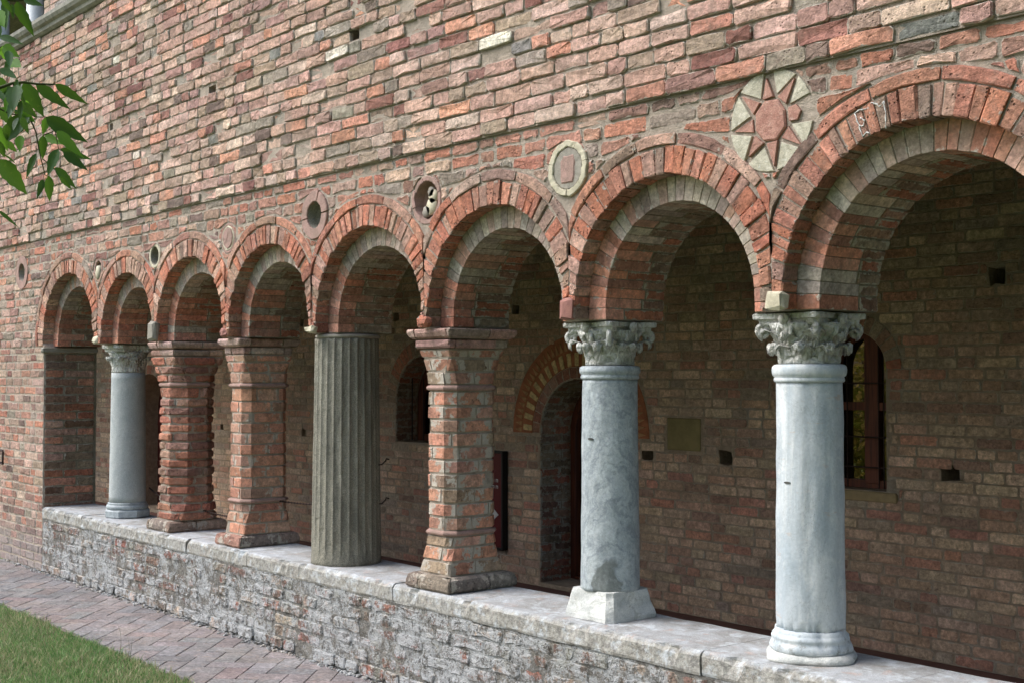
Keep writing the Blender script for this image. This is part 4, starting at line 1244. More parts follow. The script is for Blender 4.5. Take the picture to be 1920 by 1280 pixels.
# ------------------------------------------------------------------ inner wall
YB = 2.65
back = empty('inner_wall', (-8, YB, 0), 'shaded brick wall at the back of the portico with door, windows and small square holes', 'brick wall')
DOORC, DZ, DR = -6.99, 1.165, .42
W8 = (-4.565, 1.64, .225, .93)
W5 = (-8.93, 1.365, .42, 1.03)
D0 = (-14.5, 1.18, .45, 0.0)
def arched(cx, cz, r, zb, n=24): return [(cx - r, zb)] + [(cx - r * math.cos(PI * k / n), cz + r * math.sin(PI * k / n)) for k in range(n + 1)] + [(cx + r, zb)]
bh = []
for (x, z, hw, hh) in [(-10.93, 1.065, .035, .04), (-12.64, 1.067, .035, .04), (-10.97, 2.122, .035, .04), (-9.347, 2.119, .04, .042), (-7.708, 2.124, .045, .045), (-3.64, 2.143, .045, .048),
                       (-6.27, 1.063, .05, .045), (-5.558, 1.066, .055, .045), (-3.933, 1.062, .06, .04)]:
    bh.append((x - hw, x + hw, z - hh, z + hh))
BX0, BX1, BZT = -17.5, -.5, 3.1
rh_ = random.Random(15)
ops = [[(x + rh_.uniform(-.009, .009), z + rh_.uniform(-.009, .009)) for x, z in ((a, c), ((a + b) / 2, c), (b, c), (b, (c + d) / 2), (b, d), ((a + b) / 2, d), (a, d), (a, (c + d) / 2))] for a, b, c, d in bh]
ops += [arched(DOORC, DZ, DR, .03), arched(W8[0], W8[1], W8[2], W8[3]), arched(*W5), arched(D0[0], D0[1], D0[2], .03)]
plate('mortar_bed', [(BX0, -.02), (BX1, -.02), (BX1, BZT), (BX0, BZT)], ops, YB + .004, YB + .32, M_MB, back)
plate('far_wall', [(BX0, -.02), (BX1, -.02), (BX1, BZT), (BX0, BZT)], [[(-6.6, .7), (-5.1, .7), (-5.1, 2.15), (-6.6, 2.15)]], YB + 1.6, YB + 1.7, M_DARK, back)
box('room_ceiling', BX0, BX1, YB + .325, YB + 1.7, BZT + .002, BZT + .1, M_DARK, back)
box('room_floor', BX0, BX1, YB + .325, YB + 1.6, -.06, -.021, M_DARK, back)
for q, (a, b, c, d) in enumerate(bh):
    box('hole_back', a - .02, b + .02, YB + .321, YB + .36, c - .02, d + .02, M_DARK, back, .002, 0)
def excl(x, z):
    if x > DOORC - .745 and x < DOORC + .745 and z > DZ and math.hypot(x - DOORC, z - DZ) < .745: return True
    if abs(x - DOORC) < DR and z < DZ: return True
    for (cx, cz, r, zb) in (W8, W5, D0):
        rr = r + (.14 if cz > 1.2 and r > .3 else .11)
        if z > cz and math.hypot(x - cx, z - cz) < rr: return True
        if abs(x - cx) < r and zb - .0 < z <= cz: return True
    for a, b, c, d in bh:
        if a - .0 < x < b + .0 and c < z < d: return True
    if -6.09 < x < -5.76 and 1.09 < z < 1.33: return True
    if W8[0] - .3 < x < W8[0] + .3 and .86 < z < .93: return True
    return False
bp = []
rb_ = random.Random(77)
z = 0.; ri = 0
while z < BZT - .03:
    z1 = z + .0632 * rb_.uniform(.97, 1.03)
    x = BX0 - rb_.uniform(0, .2); seq = rb_.random() < .5; k = 0
    while x < BX1:
        L = rb_.choice([.24, .25, .235, .12, .125]) * rb_.uniform(.95, 1.05); x1 = x + L
        a, b = max(x, BX0), min(x1, BX1)
        segs = [(a, b)]
        # cut the brick against the openings
        zc = (z + z1) / 2
        xs = np.linspace(a, b, 9); fr = [not excl(q, zc) for q in xs]
        if all(fr): segs = [(a, b)]
        else:
            segs = []; st = None
            for q, f_ in zip(xs, fr):
                if f_ and st is None: st = q
                if not f_ and st is not None: segs.append((st, q - (b - a) / 16)); st = None
            if st is not None: segs.append((st, b))
        for (a, b) in segs:
            if b - a < .03: continue
            g = rb_.uniform(.004, .0065); o = rect_outline(a + g, b - g, z + g * .8, z1 - g * .8, rb_, .0028, .009)
            pal = PAL_BACK
            bp.append(slab_piece(o, front_map(YB + .004), pick(pal, rb_), .01, rb_.uniform(.001, .006), .004, rb_, .0015))
        x = x1
    z = z1; ri += 1
def seen_through(c):
    """does the straight line from the lens reach this point through an arch opening?"""
    for Y in (.0, .44):
        t_ = (Y - CAM[1]) / (c[1] - CAM[1]); x = CAM[0] + (c[0] - CAM[0]) * t_; z = CAM[2] + (c[2] - CAM[2]) * t_
        ok = False
        for i, (cx, cz, R) in ARCH.items():
            if z > cz: ok |= math.hypot(x - cx, z - cz) < R - (TI if Y else 0)
            else: ok |= abs(x - cx) < R - .1 and z > SILL
        if not ok: return False
    return True
emit(bp, 'brick', 'brickwork', M_BACK, back, seen_through, 296, None, 80)
def reveal_bricks(cx, cz, r, zb, depth, pal, name='reveal_brick'):
    L = PI * r * .62; s_ = -(cz - zb); k = 0
    while s_ < L:
        e_ = s_ + .064; cut = (.13, .22)[k % 2]
        for (ya, yb) in ((.006, cut - .003), (cut + .003, depth - .004)):
            cor = []
            for q in range(8):
                s = (s_ + .003, e_ - .003)[q & 1]; rr_ = (r - .006, r + .02)[(q >> 1) & 1]; y = YB + (ya, yb)[(q >> 2) & 1]
                if s < 0: x, z_ = cx - rr_, cz + s
                else: x, z_ = cx - rr_ * math.cos(s / r), cz + rr_ * math.sin(s / r)
                cor.append((x, y, z_))
            p = block_piece(cor, pick(pal, rb_), .003, rb_, .001); link(name, p.V, p.F, M_BACK, back, p.C)
        s_ = e_; k += 1
reveal_bricks(DOORC, DZ, DR, .0, .32, PAL_SOFF)
reveal_bricks(W5[0], W5[1], W5[2], W5[3], .235, PAL_SOFF)
# soldier ring round the windows
def ring_bricks(parent, cx, cz, r0, r1, pal, mat, n, y=YB + .004, h=.004, name='ring_brick', a0=0, a1=PI, rngx=rb_):
    ps = []
    for k in range(n):
        t0, t1 = a0 + (a1 - a0) * k / n, a0 + (a1 - a0) * (k + 1) / n; g = .003 / r1
        o = [(t0 + g, r0), (t1 - g, r0), (t1 - g, (r0 + r1) / 2), (t1 - g, r1), (t0 + g, r1), (t0 + g, (r0 + r1) / 2)]
        o = [(cx - r * math.cos(t), cz + r * math.sin(t)) for t, r in o]
        ps.append(slab_piece(o, front_map(y), pick(pal, rngx), .01, h + rngx.uniform(0, .003), .003, rngx, .001))
    for p in ps: link(name, p.V, p.F, mat, parent, p.C)
ring_bricks(back, W5[0], W5[1], W5[2] + .004, W5[2] + .136, PAL_SOFF, M_BACK, 26)
ring_bricks(back, W8[0], W8[1], W8[2] + .004, W8[2] + .108, PAL_BACK[2:4] + PAL_SOFF, M_BACK, 15)
ring_bricks(back, D0[0], D0[1], D0[2] + .004, D0[2] + .108, PAL_SOFF, M_BACK, 22)
# painted door arch
da = empty('painted_arch', (DOORC, YB, DZ)); da.parent = back; da.location = Vector((DOORC, YB, DZ)) - wloc(back)
PR = P(((146, 84, 54), 10), ((136, 76, 50), 8), ((150, 92, 62), 5))
ring_bricks(da, DOORC, DZ, DR + .004, .505, PR, M_BACK, 18, h=.002)
def wedges(parent, r0, r1, n, mat, name, taper, frac, y, red):
    for k in range(n):
        tm = PI * (k + .5) / n; hw = PI / n * frac / 2
        o = [(tm - hw, r0), (tm + hw, r0), (tm + hw * taper, r1), (tm - hw * taper, r1)]
        o = [(DOORC - r * math.cos(t), DZ + r * math.sin(t)) for t, r in o]
        o = [(o[q][0] * (1 - f_) + o[(q + 1) % 4][0] * f_, o[q][1] * (1 - f_) + o[(q + 1) % 4][1] * f_) for q in range(4) for f_ in (0.06, .94)]
        p = slab_piece(o, front_map(YB + .004), (.5, .5, .5), .008, .0065 + R_.uniform(0, .002), .002, R_, .0006)
        link(name, p.V, p.F, mat, parent, p.C, False)
disc_obj('red_plaster_band', DOORC, DZ, .508, .742, YB + .0005, YB + .006, M_REDP, da, 40, 1, .0015, (0, PI))
wedges(da, .512, .612, 21, M_YEL, 'yellow_stone', 1.0, .52, YB, None)
wedges(da, .632, .708, 42, M_YEL2 if 'M_YEL2' in globals() else simple('faded_ochre', lin((160, 122, 84)), .9, .4, 25), 'ochre_triangle', .12, .8, YB, None)
# plaque
box('plaque', -6.075, -5.775, YB - .004, YB + .02, 1.10, 1.318, simple('olive_plaster', lin((128, 116, 78)), .9, .2, 9), back, .006, .002)
box('window_sill', W8[0] - .3, W8[0] + .3, YB - .012, YB + .1, .865, .926, simple('sill_stone', lin((150, 132, 98)), .9, .2, 14), back, .008, .003)
# window with wooden frame and iron grid
win = empty('window', (W8[0], YB, W8[3])); win.parent = back; win.location = Vector((W8[0], YB, W8[3])) - wloc(back)
YW = YB + .13
def bar(name, x0, x1, z0, z1, y0, y1, mat, parent): return box(name, x0, x1, y0, y1, z0, z1, mat, parent, .003, .0005)
plate('frame', arched(W8[0], W8[1], W8[2] - .002, W8[3] + .002), [arched(W8[0], W8[1], W8[2] - .04, W8[3] + .05)], YW, YW + .05, M_WOOD, win)
bar('mullion', W8[0] - .005, W8[0] + .095, W8[3] + .03, W8[1] + .19, YW - .012, YW + .04, M_WOOD, win)
for zz in (1.42, ): bar('transom', W8[0] - .2, W8[0] + .2, zz - .025, zz + .025, YW - .004, YW + .035, M_WOOD, win)
plate('pane', arched(W8[0], W8[1], W8[2] - .03, W8[3] + .03), [], YW + .026, YW + .030, M_GLASS, win)
for xx in (-.15, -.08, .14, .175): bar('iron_bar', W8[0] + xx - .004, W8[0] + xx + .004, W8[3] + .01, W8[1] + .15, YB + .05, YB + .058, M_IRON, win)
for zz in (1.06, 1.24, 1.56): bar('iron_bar', W8[0] - W8[2], W8[0] + W8[2], zz - .005, zz + .005, YB + .06, YB + .068, M_IRON, win)
# shuttered window by the fluted column
win = empty('window', (W5[0], YB, W5[3])); win.parent = back; win.location = Vector((W5[0], YB, W5[3])) - wloc(back)
plate('frame', arched(W5[0], W5[1], W5[2] - .002, W5[3] + .002), [arched(W5[0] - .19, W5[1], .15, W5[3] + .06), arched(W5[0] + .19, W5[1], .15, W5[3] + .06)], YB + .24, YB + .29, M_WOOD, win)
plate('pane', arched(W5[0], W5[1], W5[2] - .03, W5[3] + .03), [], YB + .265, YB + .269, M_GLASS, win)
for k in range(5): bar('iron_bar', W5[0] - .34 + k * .17 - .006, W5[0] - .34 + k * .17 + .006, W5[3] + .01, W5[1] + .22, YB + .12, YB + .132, M_IRON, win)
# doors
door = empty('door', (DOORC, YB + .3, 0)); door.parent = back; door.location = Vector((DOORC, YB + .3, 0)) - wloc(back)
plate('frame', arched(DOORC, DZ, DR + .02, .0), [arched(DOORC, DZ, DR - .05, .05)], YB + .322, YB + .38, M_WOOD, door)
box('door_leaf', DOORC - .36, DOORC - .31, YB + .385, YB + .80, .02, 1.5, M_WOOD, door)
d2 = empty('door', (D0[0], YB + .2, 0)); d2.parent = back; d2.location = Vector((D0[0], YB + .2, 0)) - wloc(back)
s_, c_, n_ = stone('dark_red_door_paint', lin((92, 34, 28)), lin((76, 28, 24)), None, 8, .6, .2, 0, True, .3); M_RDOOR = s_.out(c_, n_)
plate('door_leaf', arched(D0[0], D0[1], D0[2] + .02, .0), [], YB + .322, YB + .36, M_RDOOR, d2)
for zz in (.5, 1.0): box('door_rail', D0[0] - .42, D0[0] + .42, YB + .30, YB + .321, zz, zz + .07, M_RDOOR, d2)
# sign by the door
sg = empty('sign_board', (-8.05, YB - .03, .24), 'dark red notice board with white arrow in a black frame, by the doorway', 'sign')
SX0, SX1 = -8.32, -7.79
box('board', SX0 + .01, SX1 - .02, YB - .045, YB - .02, .25, 1.0, M_SIGN, sg, .003, 0)
for (a, b, c, d) in ((SX0, SX0 + .02, .24, 1.01), (SX1 - .022, SX1, .24, 1.01), (SX0, SX1, .235, .255), (SX0, SX1, .992, 1.012)):
    box('frame_bar', a, b, YB - .056 + (.002 if b - a > .1 else 0), YB + .0, c, d, M_BLACK, sg, .003, 0)
ax, az = -8.0, .50
for nm, pts in (('arrow', [(-8.22, az - .03), (ax, az - .03), (ax, az - .10), (-7.85, az + .01), (ax, az + .12), (ax, az + .05), (-8.22, az + .05)]),):
    n = len(pts); V = [(x, YB - .0465, z) for x, z in pts] + [(x, YB - .0485, z) for x, z in pts]
    Fs = [tuple(range(n)), tuple(range(2 * n - 1, n - 1, -1))] + [(k, (k + 1) % n, n + (k + 1) % n, n + k) for k in range(n)]
    link(nm, V, Fs, M_PRINT, sg, None, False)
for (zz, n) in ((.765, 9), (.715, 9)):
    V, Fs = [], []
    for k in range(n):
        x0 = -8.26 + k * .047; hgt = .026 if k % 3 else .034
        for (a, b, c, d) in ((x0, x0 + .007, zz, zz + hgt), (x0 + .02, x0 + .027, zz, zz + .024), (x0 + .007, x0 + .02, zz + .018, zz + .024)):
            o = len(V); V += [(a, YB - .047, c), (b, YB - .047, c), (b, YB - .047, d), (a, YB - .047, d)]; Fs.append((o, o + 1, o + 2, o + 3))
    o = link('lettering', V, Fs, M_PRINT, sg, None, False); o['kind'] = 'stuff'

# portico floor, ceiling, ends
def sheet(name, x0, x1, y0, y1, z, mat, kind='structure', nx=1, ny=1, th=.02):
    o = box(name, x0, x1, y0, y1, z - th, z, mat, None, .001, 0); o['kind'] = kind; return o
sheet('portico_floor', BX0, BX1, .46, YB, .0, M_FLOOR)
o = box('portico_ceiling', BX0, BX1, D2 + .002, YB + .3, 3.1, 3.2, M_CEIL, None, .001, 0); o['kind'] = 'structure'
o = box('portico_end_wall', BX0 - .2, BX0, -.2, YB + 1.7, -.02, 3.2, M_MB, None, .001, 0); tag(o, 'plain rendered end wall closing the far end of the portico', 'wall')
# ------------------------------------------------------------------ ground
g = box('ground', -70, 50, -80, 20, -.14, -.075, M_GRASSG, None, .001, 0); g['kind'] = 'structure'
lawn = box('lawn', -30, 12, -24, -.762, -.12, -.012, M_GRASSG, None, .001, 0); lawn['kind'] = 'structure'
path = box('path', -18, .5, -.758, .0, -.12, -.014, simple('joint_sand', lin((112, 106, 98)), .95, .25, 30), None, .001, 0); path['kind'] = 'structure'
rp = random.Random(9); pv = []
PLn, PWd = .262, .128
def clip_poly(poly, f):
    out = []
    for k in range(len(poly)):
        a, b = poly[k], poly[(k + 1) % len(poly)]; fa, fb = f(a), f(b)
        if fa >= 0: out.append(a)
        if fa * fb < 0: t_ = fa / (fa - fb); out.append((a[0] + (b[0] - a[0]) * t_, a[1] + (b[1] - a[1]) * t_))
    return out
c45 = math.cos(PI / 4)
for i in range(-90, 90):
    for j in range(-90, 90):
        kk = (i - j) % 4
        if kk not in (0, 3): continue
        for kind in (0,):
            bx, by = i * PWd, j * PWd
            r = (bx, by, bx + 2 * PWd, by + PWd) if kk == 0 else (bx, by, bx + PWd, by + 2 * PWd)
            gp = .0022
            q = [(r[0] + gp, r[1] + gp), ((r[0] + r[2]) / 2, r[1] + gp), (r[2] - gp, r[1] + gp), (r[2] - gp, (r[1] + r[3]) / 2), (r[2] - gp, r[3] - gp), ((r[0] + r[2]) / 2, r[3] - gp), (r[0] + gp, r[3] - gp), (r[0] + gp, (r[1] + r[3]) / 2)]
            q = [((u - v) * c45 - 8, (u + v) * c45 - .37) for u, v in q]
            q = [(u + rp.uniform(-.0012, .0012), v + rp.uniform(-.0012, .0012)) for u, v in q]
            mx = sum(p[0] for p in q) / 8; my = sum(p[1] for p in q) / 8
            if not (-13.5 < mx < -2.5) or not (-.95 < my < .15): continue
            for f in (lambda p: -.014 - p[1], lambda p: p[1] + .748):
                q = clip_poly(q, f)
                if len(q) < 3: break
            if len(q) < 3 or area(q) < .0015: continue
            hh = rp.uniform(.0115, .0138)
            cp = pick(PAL_PAVE, rp); gg = sum(cp) / 3; cp = tuple((gg * .75 + .055) + (v_ - gg) * .45 for v_ in cp); cp = (cp[0] * .84, cp[1] * .85, cp[2] * .88)
            pv.append(slab_piece(q, lambda u, v, n: (u, v, -.014 + n), cp, 0.0, hh, .0025, rp, .0008))
# bricks of the path may overlap nowhere: keep first of any pair sharing a centre
seen = {}
for p in pv: seen.setdefault((round(p.c[0], 2), round(p.c[1], 2)), p)
emit(list(seen.values()), 'paver', 'paving', M_PAVE, path, None, 298, None, 60)
# dirt and rubble strip at the foot of the parapet
rr = random.Random(3); bits = []
for k in range(900):
    x = rr.uniform(-12, -2.5); y = -abs(rr.gauss(0, .022)) - .004; s = rr.uniform(.003, .011)
    if -10.6 < x: y -= .012
    bits.append(box_piece(x - s, x + s * rr.uniform(.5, 1.4), y - s, y + s, -.004, s * rr.uniform(.5, 1.), pick(PAL_PAR + PAL_UP[5:7], rr), s * .4, s * .3))
V, Fs, C = merge(bits); o = link('mortar_rubble', V, Fs, M_PAR, None, C); tag(o, 'crumbled mortar bits lying along the foot of the parapet', 'rubble', None, 'stuff')

# grass blades
rs = np.random.RandomState(4)
def blades(n, x0, x1, y0, y1, hmin, hmax, wd):
    x = rs.uniform(x0, x1, n); y = y1 - (y1 - y0) * rs.uniform(0, 1, n)
    y = np.where(y > -.78, y + .03 * np.sin(x * 23) * np.sin(x * 7.3) - rs.uniform(0, .02, n), y)
    h = rs.uniform(hmin, hmax, n) * rs.choice([.7, 1, 1.5], n, p=[.4, .5, .1]) * (1 + .35 * np.sin(x * 5.1 + y * 3) * np.sin(y * 7 + x)); a = rs.uniform(0, 2 * PI, n); ln = rs.uniform(.2, 1.1, n) * h; la = rs.uniform(0, 2 * PI, n)
    wx, wy = np.cos(a) * wd / 2, np.sin(a) * wd / 2; z0 = -.014
    p = np.zeros((n, 5, 3))
    p[:, 0] = np.c_[x - wx, y - wy, np.full(n, z0)]; p[:, 1] = np.c_[x + wx, y + wy, np.full(n, z0)]
    mx, my = x + np.cos(la) * ln * .35, y + np.sin(la) * ln * .35
    p[:, 2] = np.c_[mx + wx * .8, my + wy * .8, z0 + h * .6]; p[:, 3] = np.c_[mx - wx * .8, my - wy * .8, z0 + h * .6]
    p[:, 4] = np.c_[x + np.cos(la) * ln, y + np.sin(la) * ln, z0 + h]
    c = np.ones((n, 5, 4)); base = np.array([lin((108, 146, 84)), lin((128, 164, 98)), lin((92, 132, 76)), lin((176, 170, 134)), lin((146, 152, 110))])
    dry = .5 + .5 * np.sin(x * 3.3 + 1.2) * np.cos(y * 4.1)
    pk = rs.choice(5, n, p=[.30, .24, .18, .13, .15]); pk = np.where((rs.uniform(0, 1, n) < .45 * dry), 3, pk)
    col = base[pk] * rs.uniform(.75, 1.2, (n, 1)); c[:, :, :3] = col[:, None, :]
    return p, c
sets = [blades(90000, -11.2, -5.4, -2.1, -.752, .016, .042, .0035), blades(26000, -20, -11.2, -4.5, -.752, .02, .05, .007), blades(26000, -11.2, 1.5, -4.6, -2.1, .02, .05, .007), blades(9000, -5.4, 1.5, -2.1, -.752, .02, .045, .006)]
Pv = np.concatenate([a for a, _ in sets]); Cv = np.concatenate([b for _, b in sets]); n = len(Pv)
me = bpy.data.meshes.new('grass'); me.vertices.add(n * 5); me.vertices.foreach_set('co', Pv.astype(np.float32).ravel())
idx = np.arange(n)[:, None] * 5
loops = np.concatenate([idx + [0, 1, 2, 3], idx + [3, 2, 4]], 1).ravel()
me.loops.add(len(loops)); me.loops.foreach_set('vertex_index', loops.astype(np.int32))
me.polygons.add(n * 2); st = np.empty(n * 2, np.int32); st[0::2] = np.arange(n) * 7; st[1::2] = np.arange(n) * 7 + 4
me.polygons.foreach_set('loop_start', st); me.update(); me.validate()
a = me.attributes.new('Col', 'FLOAT_COLOR', 'POINT'); a.data.foreach_set('color', Cv.astype(np.float32).ravel())
me.materials.append(M_BLADE); o = bpy.data.objects.new('grass', me); COL.objects.link(o); tag(o, 'short mown lawn grass beside the brick path', 'grass', None, 'stuff')
# tall dry stalks leaning over the path edge
for k, (x, y, hx, hy, h) in enumerate(((-7.15, -.79, -.16, .06, .20), (-7.05, -.78, -.10, .04, .14), (-6.98, -.80, -.03, .03, .16), (-8.35, -.79, -.04, .04, .10))):
    pts = [(x + hx * t * t, y + hy * t, -.01 + h * (t - .25 * t * t)) for t in [q / 8 for q in range(9)]]
    V, Fs = tube(pts, lambda t: .0016 * (1 - .6 * t), 5)
    o = link('grass_stalk', V, Fs, M_TWIG, None, None); tag(o, ['long thin grass stalk arching furthest over the path', 'short stalk bending beside the long arching one', 'upright thin stalk at the lawn edge, nearest the camera', 'small stalk far along the lawn edge'][k], 'grass stalk', 'grass stalks on the lawn edge')

# white mortar dashes left on the big arch
for pl in ([(1603, 214), (1610, 234), (1618, 257)], [(1603, 214), (1613, 206), (1624, 205)], [(1613, 222), (1621, 226), (1619, 236), (1611, 236)], [(1628, 202), (1632, 218), (1641, 246)], [(1628, 202), (1634, 193), (1641, 195)], [(1641, 194), (1650, 200), (1658, 190)], [(1657, 190), (1660, 212), (1662, 242)], [(1618, 257), (1624, 249), (1631, 251)]):
    pts = []
    for k in range(len(pl) - 1):
        for q in range(3): pts.append(tuple(pl[k][c] + (pl[k + 1][c] - pl[k][c]) * q / 3 for c in (0, 1)))
    pts.append(pl[-1]); P3 = []
    for px, py in pts:
        x, z = unY(px, py, -.008); P3.append((x + R_.uniform(-.002, .002), -.0075, z + R_.uniform(-.002, .002)))
    V, Fs = tube(P3, lambda t: .0024 + .0016 * math.sin(t * 17 + px), 5)
    link('mortar_smear', V, Fs, M_LIMEW, wall)
# ------------------------------------------------------------------ small ironwork
def chain(name, p0, p1, sag, label):
    n = 70; pts = []
    for k in range(n + 1):
        t_ = k / n; p = [p0[q] + (p1[q] - p0[q]) * t_ for q in range(3)]; p[2] -= sag * 4 * t_ * (1 - t_); pts.append(p)
    V, Fs = tube(pts, lambda t: .005 * (1 + .45 * math.sin(t * n * PI / 1.5)), 6)
    o = link(name, V, Fs, M_IRON, None); tag(o, label, 'chain', 'chains strung between the pillars')
chain('iron_chain', (MID[1] + .05, .40, .74), (MID[2] - .16, .30, .66), .02, 'rusty chain between the granite column and the ragged pier')
chain('iron_chain', (MID[2] + .16, .30, .665), (MID[3] - .145, .28, .66), .01, 'rusty chain hanging between the ragged pier and the smooth brick pier')
chain('iron_chain', (MID[3] + .085, .34, .80), (MID[4] - .15, .36, .84), .012, 'rusty chain between the smooth brick pier and the fluted column')
for k, z in enumerate((1.085, .86)):
    x = MID[4] + .15
    V, Fs = tube([(x - .02, .34, z), (x + .015, .37, z + .008), (x + .03, .385, z + .03), (x + .026, .39, z + .04), (x + .042, .40, z + .036)], .004, 8)
    o = link('iron_hook', V, Fs, M_IRON, None); tag(o, ['upper', 'lower'][k] + ' bent iron hook on the back edge of the fluted column', 'hook', 'hooks on the fluted column')
x0, z0 = unY(1, 853, 0)
V, Fs = tube([(x0 - .02, .01, z0 + .055), (x0 - .02, -.05, z0 + .055), (x0 + .22, -.055, z0 + .055), (x0 + .23, -.055, z0 + .045), (x0 + .23, -.055, z0 - .05), (x0 + .22, -.05, z0 - .06), (x0 + .05, -.045, z0 - .06), (x0 + .04, .01, z0 - .06)], .008, 8)
o = link('iron_bracket', V, Fs, M_IRON, None); tag(o, 'bent iron bracket fixed to the wall at far left', 'bracket')

# ------------------------------------------------------------------ leafy branch, top left
br = empty('tree_branch', tuple(ray_at(-60, 120, 2.7)), 'leafy green branch hanging in front of the wall at top left', 'branch')
sc = 200 / 582.
LV = [((95, 5), (185, 205), .34, 0), ((40, 0), (35, 170), .42, 0), ((-5, 200), (125, 240), .3, 0), ((15, 255), (100, 310), .5, 1), ((50, 340), (118, 372), .6, 1), ((0, 375), (95, 440), .4, 0), ((90, 465), (72, 615), .52, 0),
      ((130, 450), (245, 635), .40, 0), ((195, 460), (385, 600), .26, 0), ((300, 460), (478, 570), .24, 0), ((-10, 590), (80, 690), .38, 0), ((135, 630), (5, 800), .42, 0), ((105, 640), (160, 735), .45, 0),
      ((110, 740), (110, 832), .5, 1), ((250, 640), (482, 780), .30, 0), ((262, 640), (232, 738), .4, 1), ((310, 715), (450, 860), .26, 1), ((245, 742), (338, 790), .32, 1), ((235, 740), (233, 872), .30, 0),
      ((330, 815), (500, 872), .22, 0), ((345, 830), (482, 936), .28, 0), ((318, 815), (255, 962), .38, 0), ((200, 840), (133, 976), .26, 0), ((265, 960), (268, 1097), .28, 0), ((235, 980), (204, 1082), .26, 0),
      ((300, 915), (412, 1032), .3, 0), ((-10, 830), (92, 892), .34, 0), ((-15, 870), (155, 1066), .34, 0), ((-10, 1150), (100, 1237), .14, 0), ((128, -2), (236, 32), .3, 0), ((325, 965), (388, 1032), .24, 0),
      ((-20, 60), (22, 150), .5, 1), ((0, 120), (-2, 230), .4, 0), ((-10, 420), (30, 520), .4, 0), ((0, 690), (40, 830), .3, 1), ((160, 640), (95, 730), .4, 0), ((60, 330), (20, 420), .4, 0), ((15, 250), (60, 345), .45, 1)]
rl = random.Random(6)
for q in range(26):
    bx, by = rl.uniform(-30, 120), rl.choice([rl.uniform(-20, 330), rl.uniform(400, 860)])
    if bx > 70: by = rl.uniform(430, 700)
    L_ = rl.uniform(70, 120); an = rl.uniform(.5, 1.9)
    LV.append(((bx, by), (bx + L_ * math.cos(an), by + L_ * math.sin(an)), rl.uniform(.28, .42), 1 if rl.random() < .3 else 0))
for (b, t_, wr, kind) in LV:
    dist = 2.62 + rl.uniform(-.12, .12)
    p0 = Vector(ray_at(b[0] * sc, b[1] * sc, dist)); p1 = Vector(ray_at(t_[0] * sc, t_[1] * sc, dist + rl.uniform(-.035, .035)))
    ax = p1 - p0; L = ax.length; ax.normalize(); view = Vector(FWD)
    nrm = (-view + Vector((rl.uniform(-.5, .5), rl.uniform(-.5, .5), rl.uniform(-.1, .8)))); nrm = (nrm - ax * nrm.dot(ax)).normalized(); sd = ax.cross(nrm)
    n = 9; V, Fs = [], []; curl = rl.uniform(-.1, .12) * L
    for k in range(n + 1):
        u = k / n; wdt = L * wr * .92 * (math.sin(PI * min(1, u * 1.02) ** .72)) ** .9 * .62 * (1 - .25 * u) + .0004
        tooth = 1 + (.10 if (k % 2) else -.05) * (u > .3)
        cpt = p0 + ax * (L * u) + nrm * (curl * u * u)
        for sgn in (-1, -.5, 0, .5, 1):
            V.append(tuple(cpt + sd * (wdt * sgn * (tooth if abs(sgn) == 1 else 1)) + nrm * (abs(sgn) * wdt * .28)))
    for k in range(n):
        for q in range(4): Fs.append((k * 5 + q, k * 5 + q + 1, k * 5 + 5 + q + 1, k * 5 + 5 + q))
    link('leaf', V, Fs, M_LEAF2 if kind else M_LEAF, br)
def twig(pts, r):
    P3 = [tuple(ray_at(x * sc, y * sc, 2.64)) for x, y in pts]
    # smooth
    Q = []
    for k in range(len(P3) - 1):
        for q in range(4):
            t_ = q / 4; Q.append([P3[k][c] + (P3[k + 1][c] - P3[k][c]) * t_ for c in range(3)])
    Q.append(P3[-1]); V, Fs = tube(Q, lambda t: r * (1 - .5 * t), 6); link('twig', V, Fs, M_TWIG, br)
twig([(-200, 520), (0, 480), (70, 455), (130, 450), (200, 460), (300, 462)], .0035)
twig([(70, 455), (120, 580), (190, 640), (250, 640)], .0016)
twig([(160, 640), (195, 720), (215, 830), (245, 955), (262, 965)], .0016)
twig([(-100, 300), (15, 255), (60, 340)], .002)
twig([(235, 740), (300, 715), (320, 815), (345, 830)], .0012)
twig([(-200, -40), (30, 0), (95, 5), (130, 0)], .0035)
twig([(-150, 860), (0, 870)], .002)
twig([(-200, 600), (-10, 590), (60, 625), (135, 630)], .002)
twig([(235, 870), (290, 915), (325, 965)], .001)
twig([(-200, 1130), (-10, 1150)], .002)

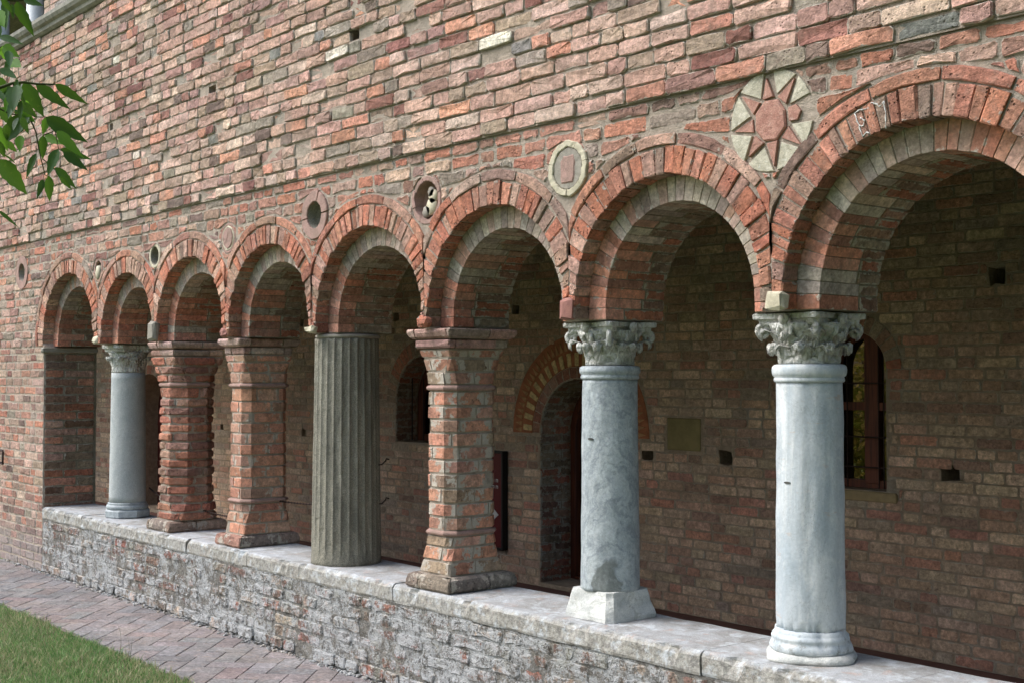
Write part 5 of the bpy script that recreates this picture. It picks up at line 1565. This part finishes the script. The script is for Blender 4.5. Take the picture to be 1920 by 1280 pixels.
# ------------------------------------------------------------------ garden trees behind the viewer (left ones mirrored in the panes, right ones added to block sky)
rt = random.Random(31)
def tree(x, y, h, cr, label, n=9000, sz=1.):
    t = empty('garden_tree', (x, y, -.05), label, 'tree', 'garden trees across the lawn')
    V, Fs = tube([(x, y, -.05), (x + .1, y, h * .3), (x - .05, y + .1, h * .6), (x, y, h * .85)], lambda t: .22 * (1 - .75 * t), 10); link('trunk', V, Fs, M_BARK, t)
    r = np.random.RandomState(int(abs(x * 100)) + 5)
    cc = r.normal(0, 1, (40, 3)); cc /= np.linalg.norm(cc, axis=1)[:, None]; cc *= (r.uniform(.3, 1, (40, 1)) ** .5) * np.array([cr, cr, cr * .9]); cc += np.array([x, y, h * .68])
    p = cc[r.randint(0, 40, n)] + r.normal(0, cr * .2, (n, 3)); q = r.normal(0, 1, (n, 3)); q /= np.linalg.norm(q, axis=1)[:, None]; w_ = np.cross(q, r.normal(0, 1, (n, 3))); w_ /= np.linalg.norm(w_, axis=1)[:, None]
    s = r.uniform(.06, .12, (n, 1)) * sz; VV = np.stack([p - q * s, p + w_ * s * .6, p + q * s, p - w_ * s * .6], 1).reshape(-1, 3)
    me = bpy.data.meshes.new('crown'); me.from_pydata(VV.tolist(), [], [(4 * k, 4 * k + 1, 4 * k + 2, 4 * k + 3) for k in range(n)]); me.materials.append(M_LEAF2)
    o = bpy.data.objects.new('crown', me); COL.objects.link(o); o.parent = t; o.location = -wloc(t)
tree(-16.5, -15, 6.5, 2.8, 'broad green tree across the lawn, furthest left')
tree(-21, -18, 7.5, 3.0, 'tall green tree across the lawn, behind the broad one')
tree(3.8, -6.6, 7.4, 3.3, 'broad green tree added right of the viewer to shade the wall', 15000, 1.5)  # unseen, added with the next two: dense crowns dim the right end
tree(4.5, -12, 7.5, 3.2, 'tall green tree added on the right to block sky light', 15000, 1.5)
tree(9.0, -3.5, 7.0, 3.0, 'dense green tree added past the right end to darken the arcade', 15000, 1.5)

# shrubs of the inner garden, seen through the room's two windows
M_YLEAF = leafm('yellow_green_leaves', lin((176, 160, 90)), lin((130, 134, 76)), .45)
def shrub(x, y, h, label):
    t = empty('garden_shrub', (x, y, -.05), label, 'shrub', 'shrubs in the inner garden')
    V, Fs = tube([(x, y, -.05), (x + .03, y, h * .4), (x, y, h * .8)], .04, 7); link('stem', V, Fs, M_BARK, t)
    n = 2500; r = np.random.RandomState(int(abs(x * 31)))
    p = r.normal(0, 1, (n, 3)) * np.array([.6, .5, h * .26]) + np.array([x, y, h * .5]); p[:, 2] = np.abs(p[:, 2]) - .04
    q = r.normal(0, 1, (n, 3)); q /= np.linalg.norm(q, axis=1)[:, None]; w_ = np.cross(q, r.normal(0, 1, (n, 3))); w_ /= np.linalg.norm(w_, axis=1)[:, None]
    s_ = r.uniform(.03, .07, (n, 1)); VV = np.stack([p - q * s_, p + w_ * s_ * .6, p + q * s_, p - w_ * s_ * .6], 1).reshape(-1, 3)
    me = bpy.data.meshes.new('crown'); me.from_pydata(VV.tolist(), [], [(4 * k, 4 * k + 1, 4 * k + 2, 4 * k + 3) for k in range(n)]); me.materials.append(M_YLEAF)
    o = bpy.data.objects.new('crown', me); COL.objects.link(o); o.parent = t; o.location = -wloc(t)
for k, x in enumerate((-7.3, -8.4, -9.5)): shrub(x, 8.0 + .3 * k, 2.6 - .3 * k, ['tallest yellow green shrub beyond the far window', 'middle yellow green shrub beyond the far window', 'smallest yellow green shrub beyond the far window'][k])

# small slots on the two marble shafts: dark discs, recess shade put in colour
for (px, py, X) in ((1107, 822, MID[6] - .005), (1476, 904, MID[7] - .02)):
    par_ = [o for o in COL.objects if o.get('category') == 'column' and abs(o.location.x - X) < .03][0]
    d = FWD * F + RGT * (px - CX) + UP * (CY - py); d = d / np.linalg.norm(d)
    a = d[0] ** 2 + d[1] ** 2; ox, oy = CAM[0] - X, CAM[1] - YC; b_ = ox * d[0] + oy * d[1]; c0 = ox * ox + oy * oy - .1285 ** 2
    t_ = (-b_ - math.sqrt(b_ * b_ - a * c0)) / a; p = CAM + d * t_
    nrm = np.array([p[0] - X, p[1] - YC, 0]); nrm /= np.linalg.norm(nrm); tg = np.array([-nrm[1], nrm[0], 0])
    V = []
    for k in range(12):
        w_ = 2 * PI * k / 12; V.append(tuple(p + tg * .016 * math.cos(w_) + np.array([0, 0, 1]) * .0045 * math.sin(w_) + nrm * (.0015 - .010 * .016 * math.cos(w_) ** 2)))
    V += [tuple(np.array(v) - nrm * .006) for v in V]
    link('slot_disc', V, [tuple(range(12))] + [(k, (k + 1) % 12, 12 + (k + 1) % 12, 12 + k) for k in range(12)], M_SLOT, par_, None, False)
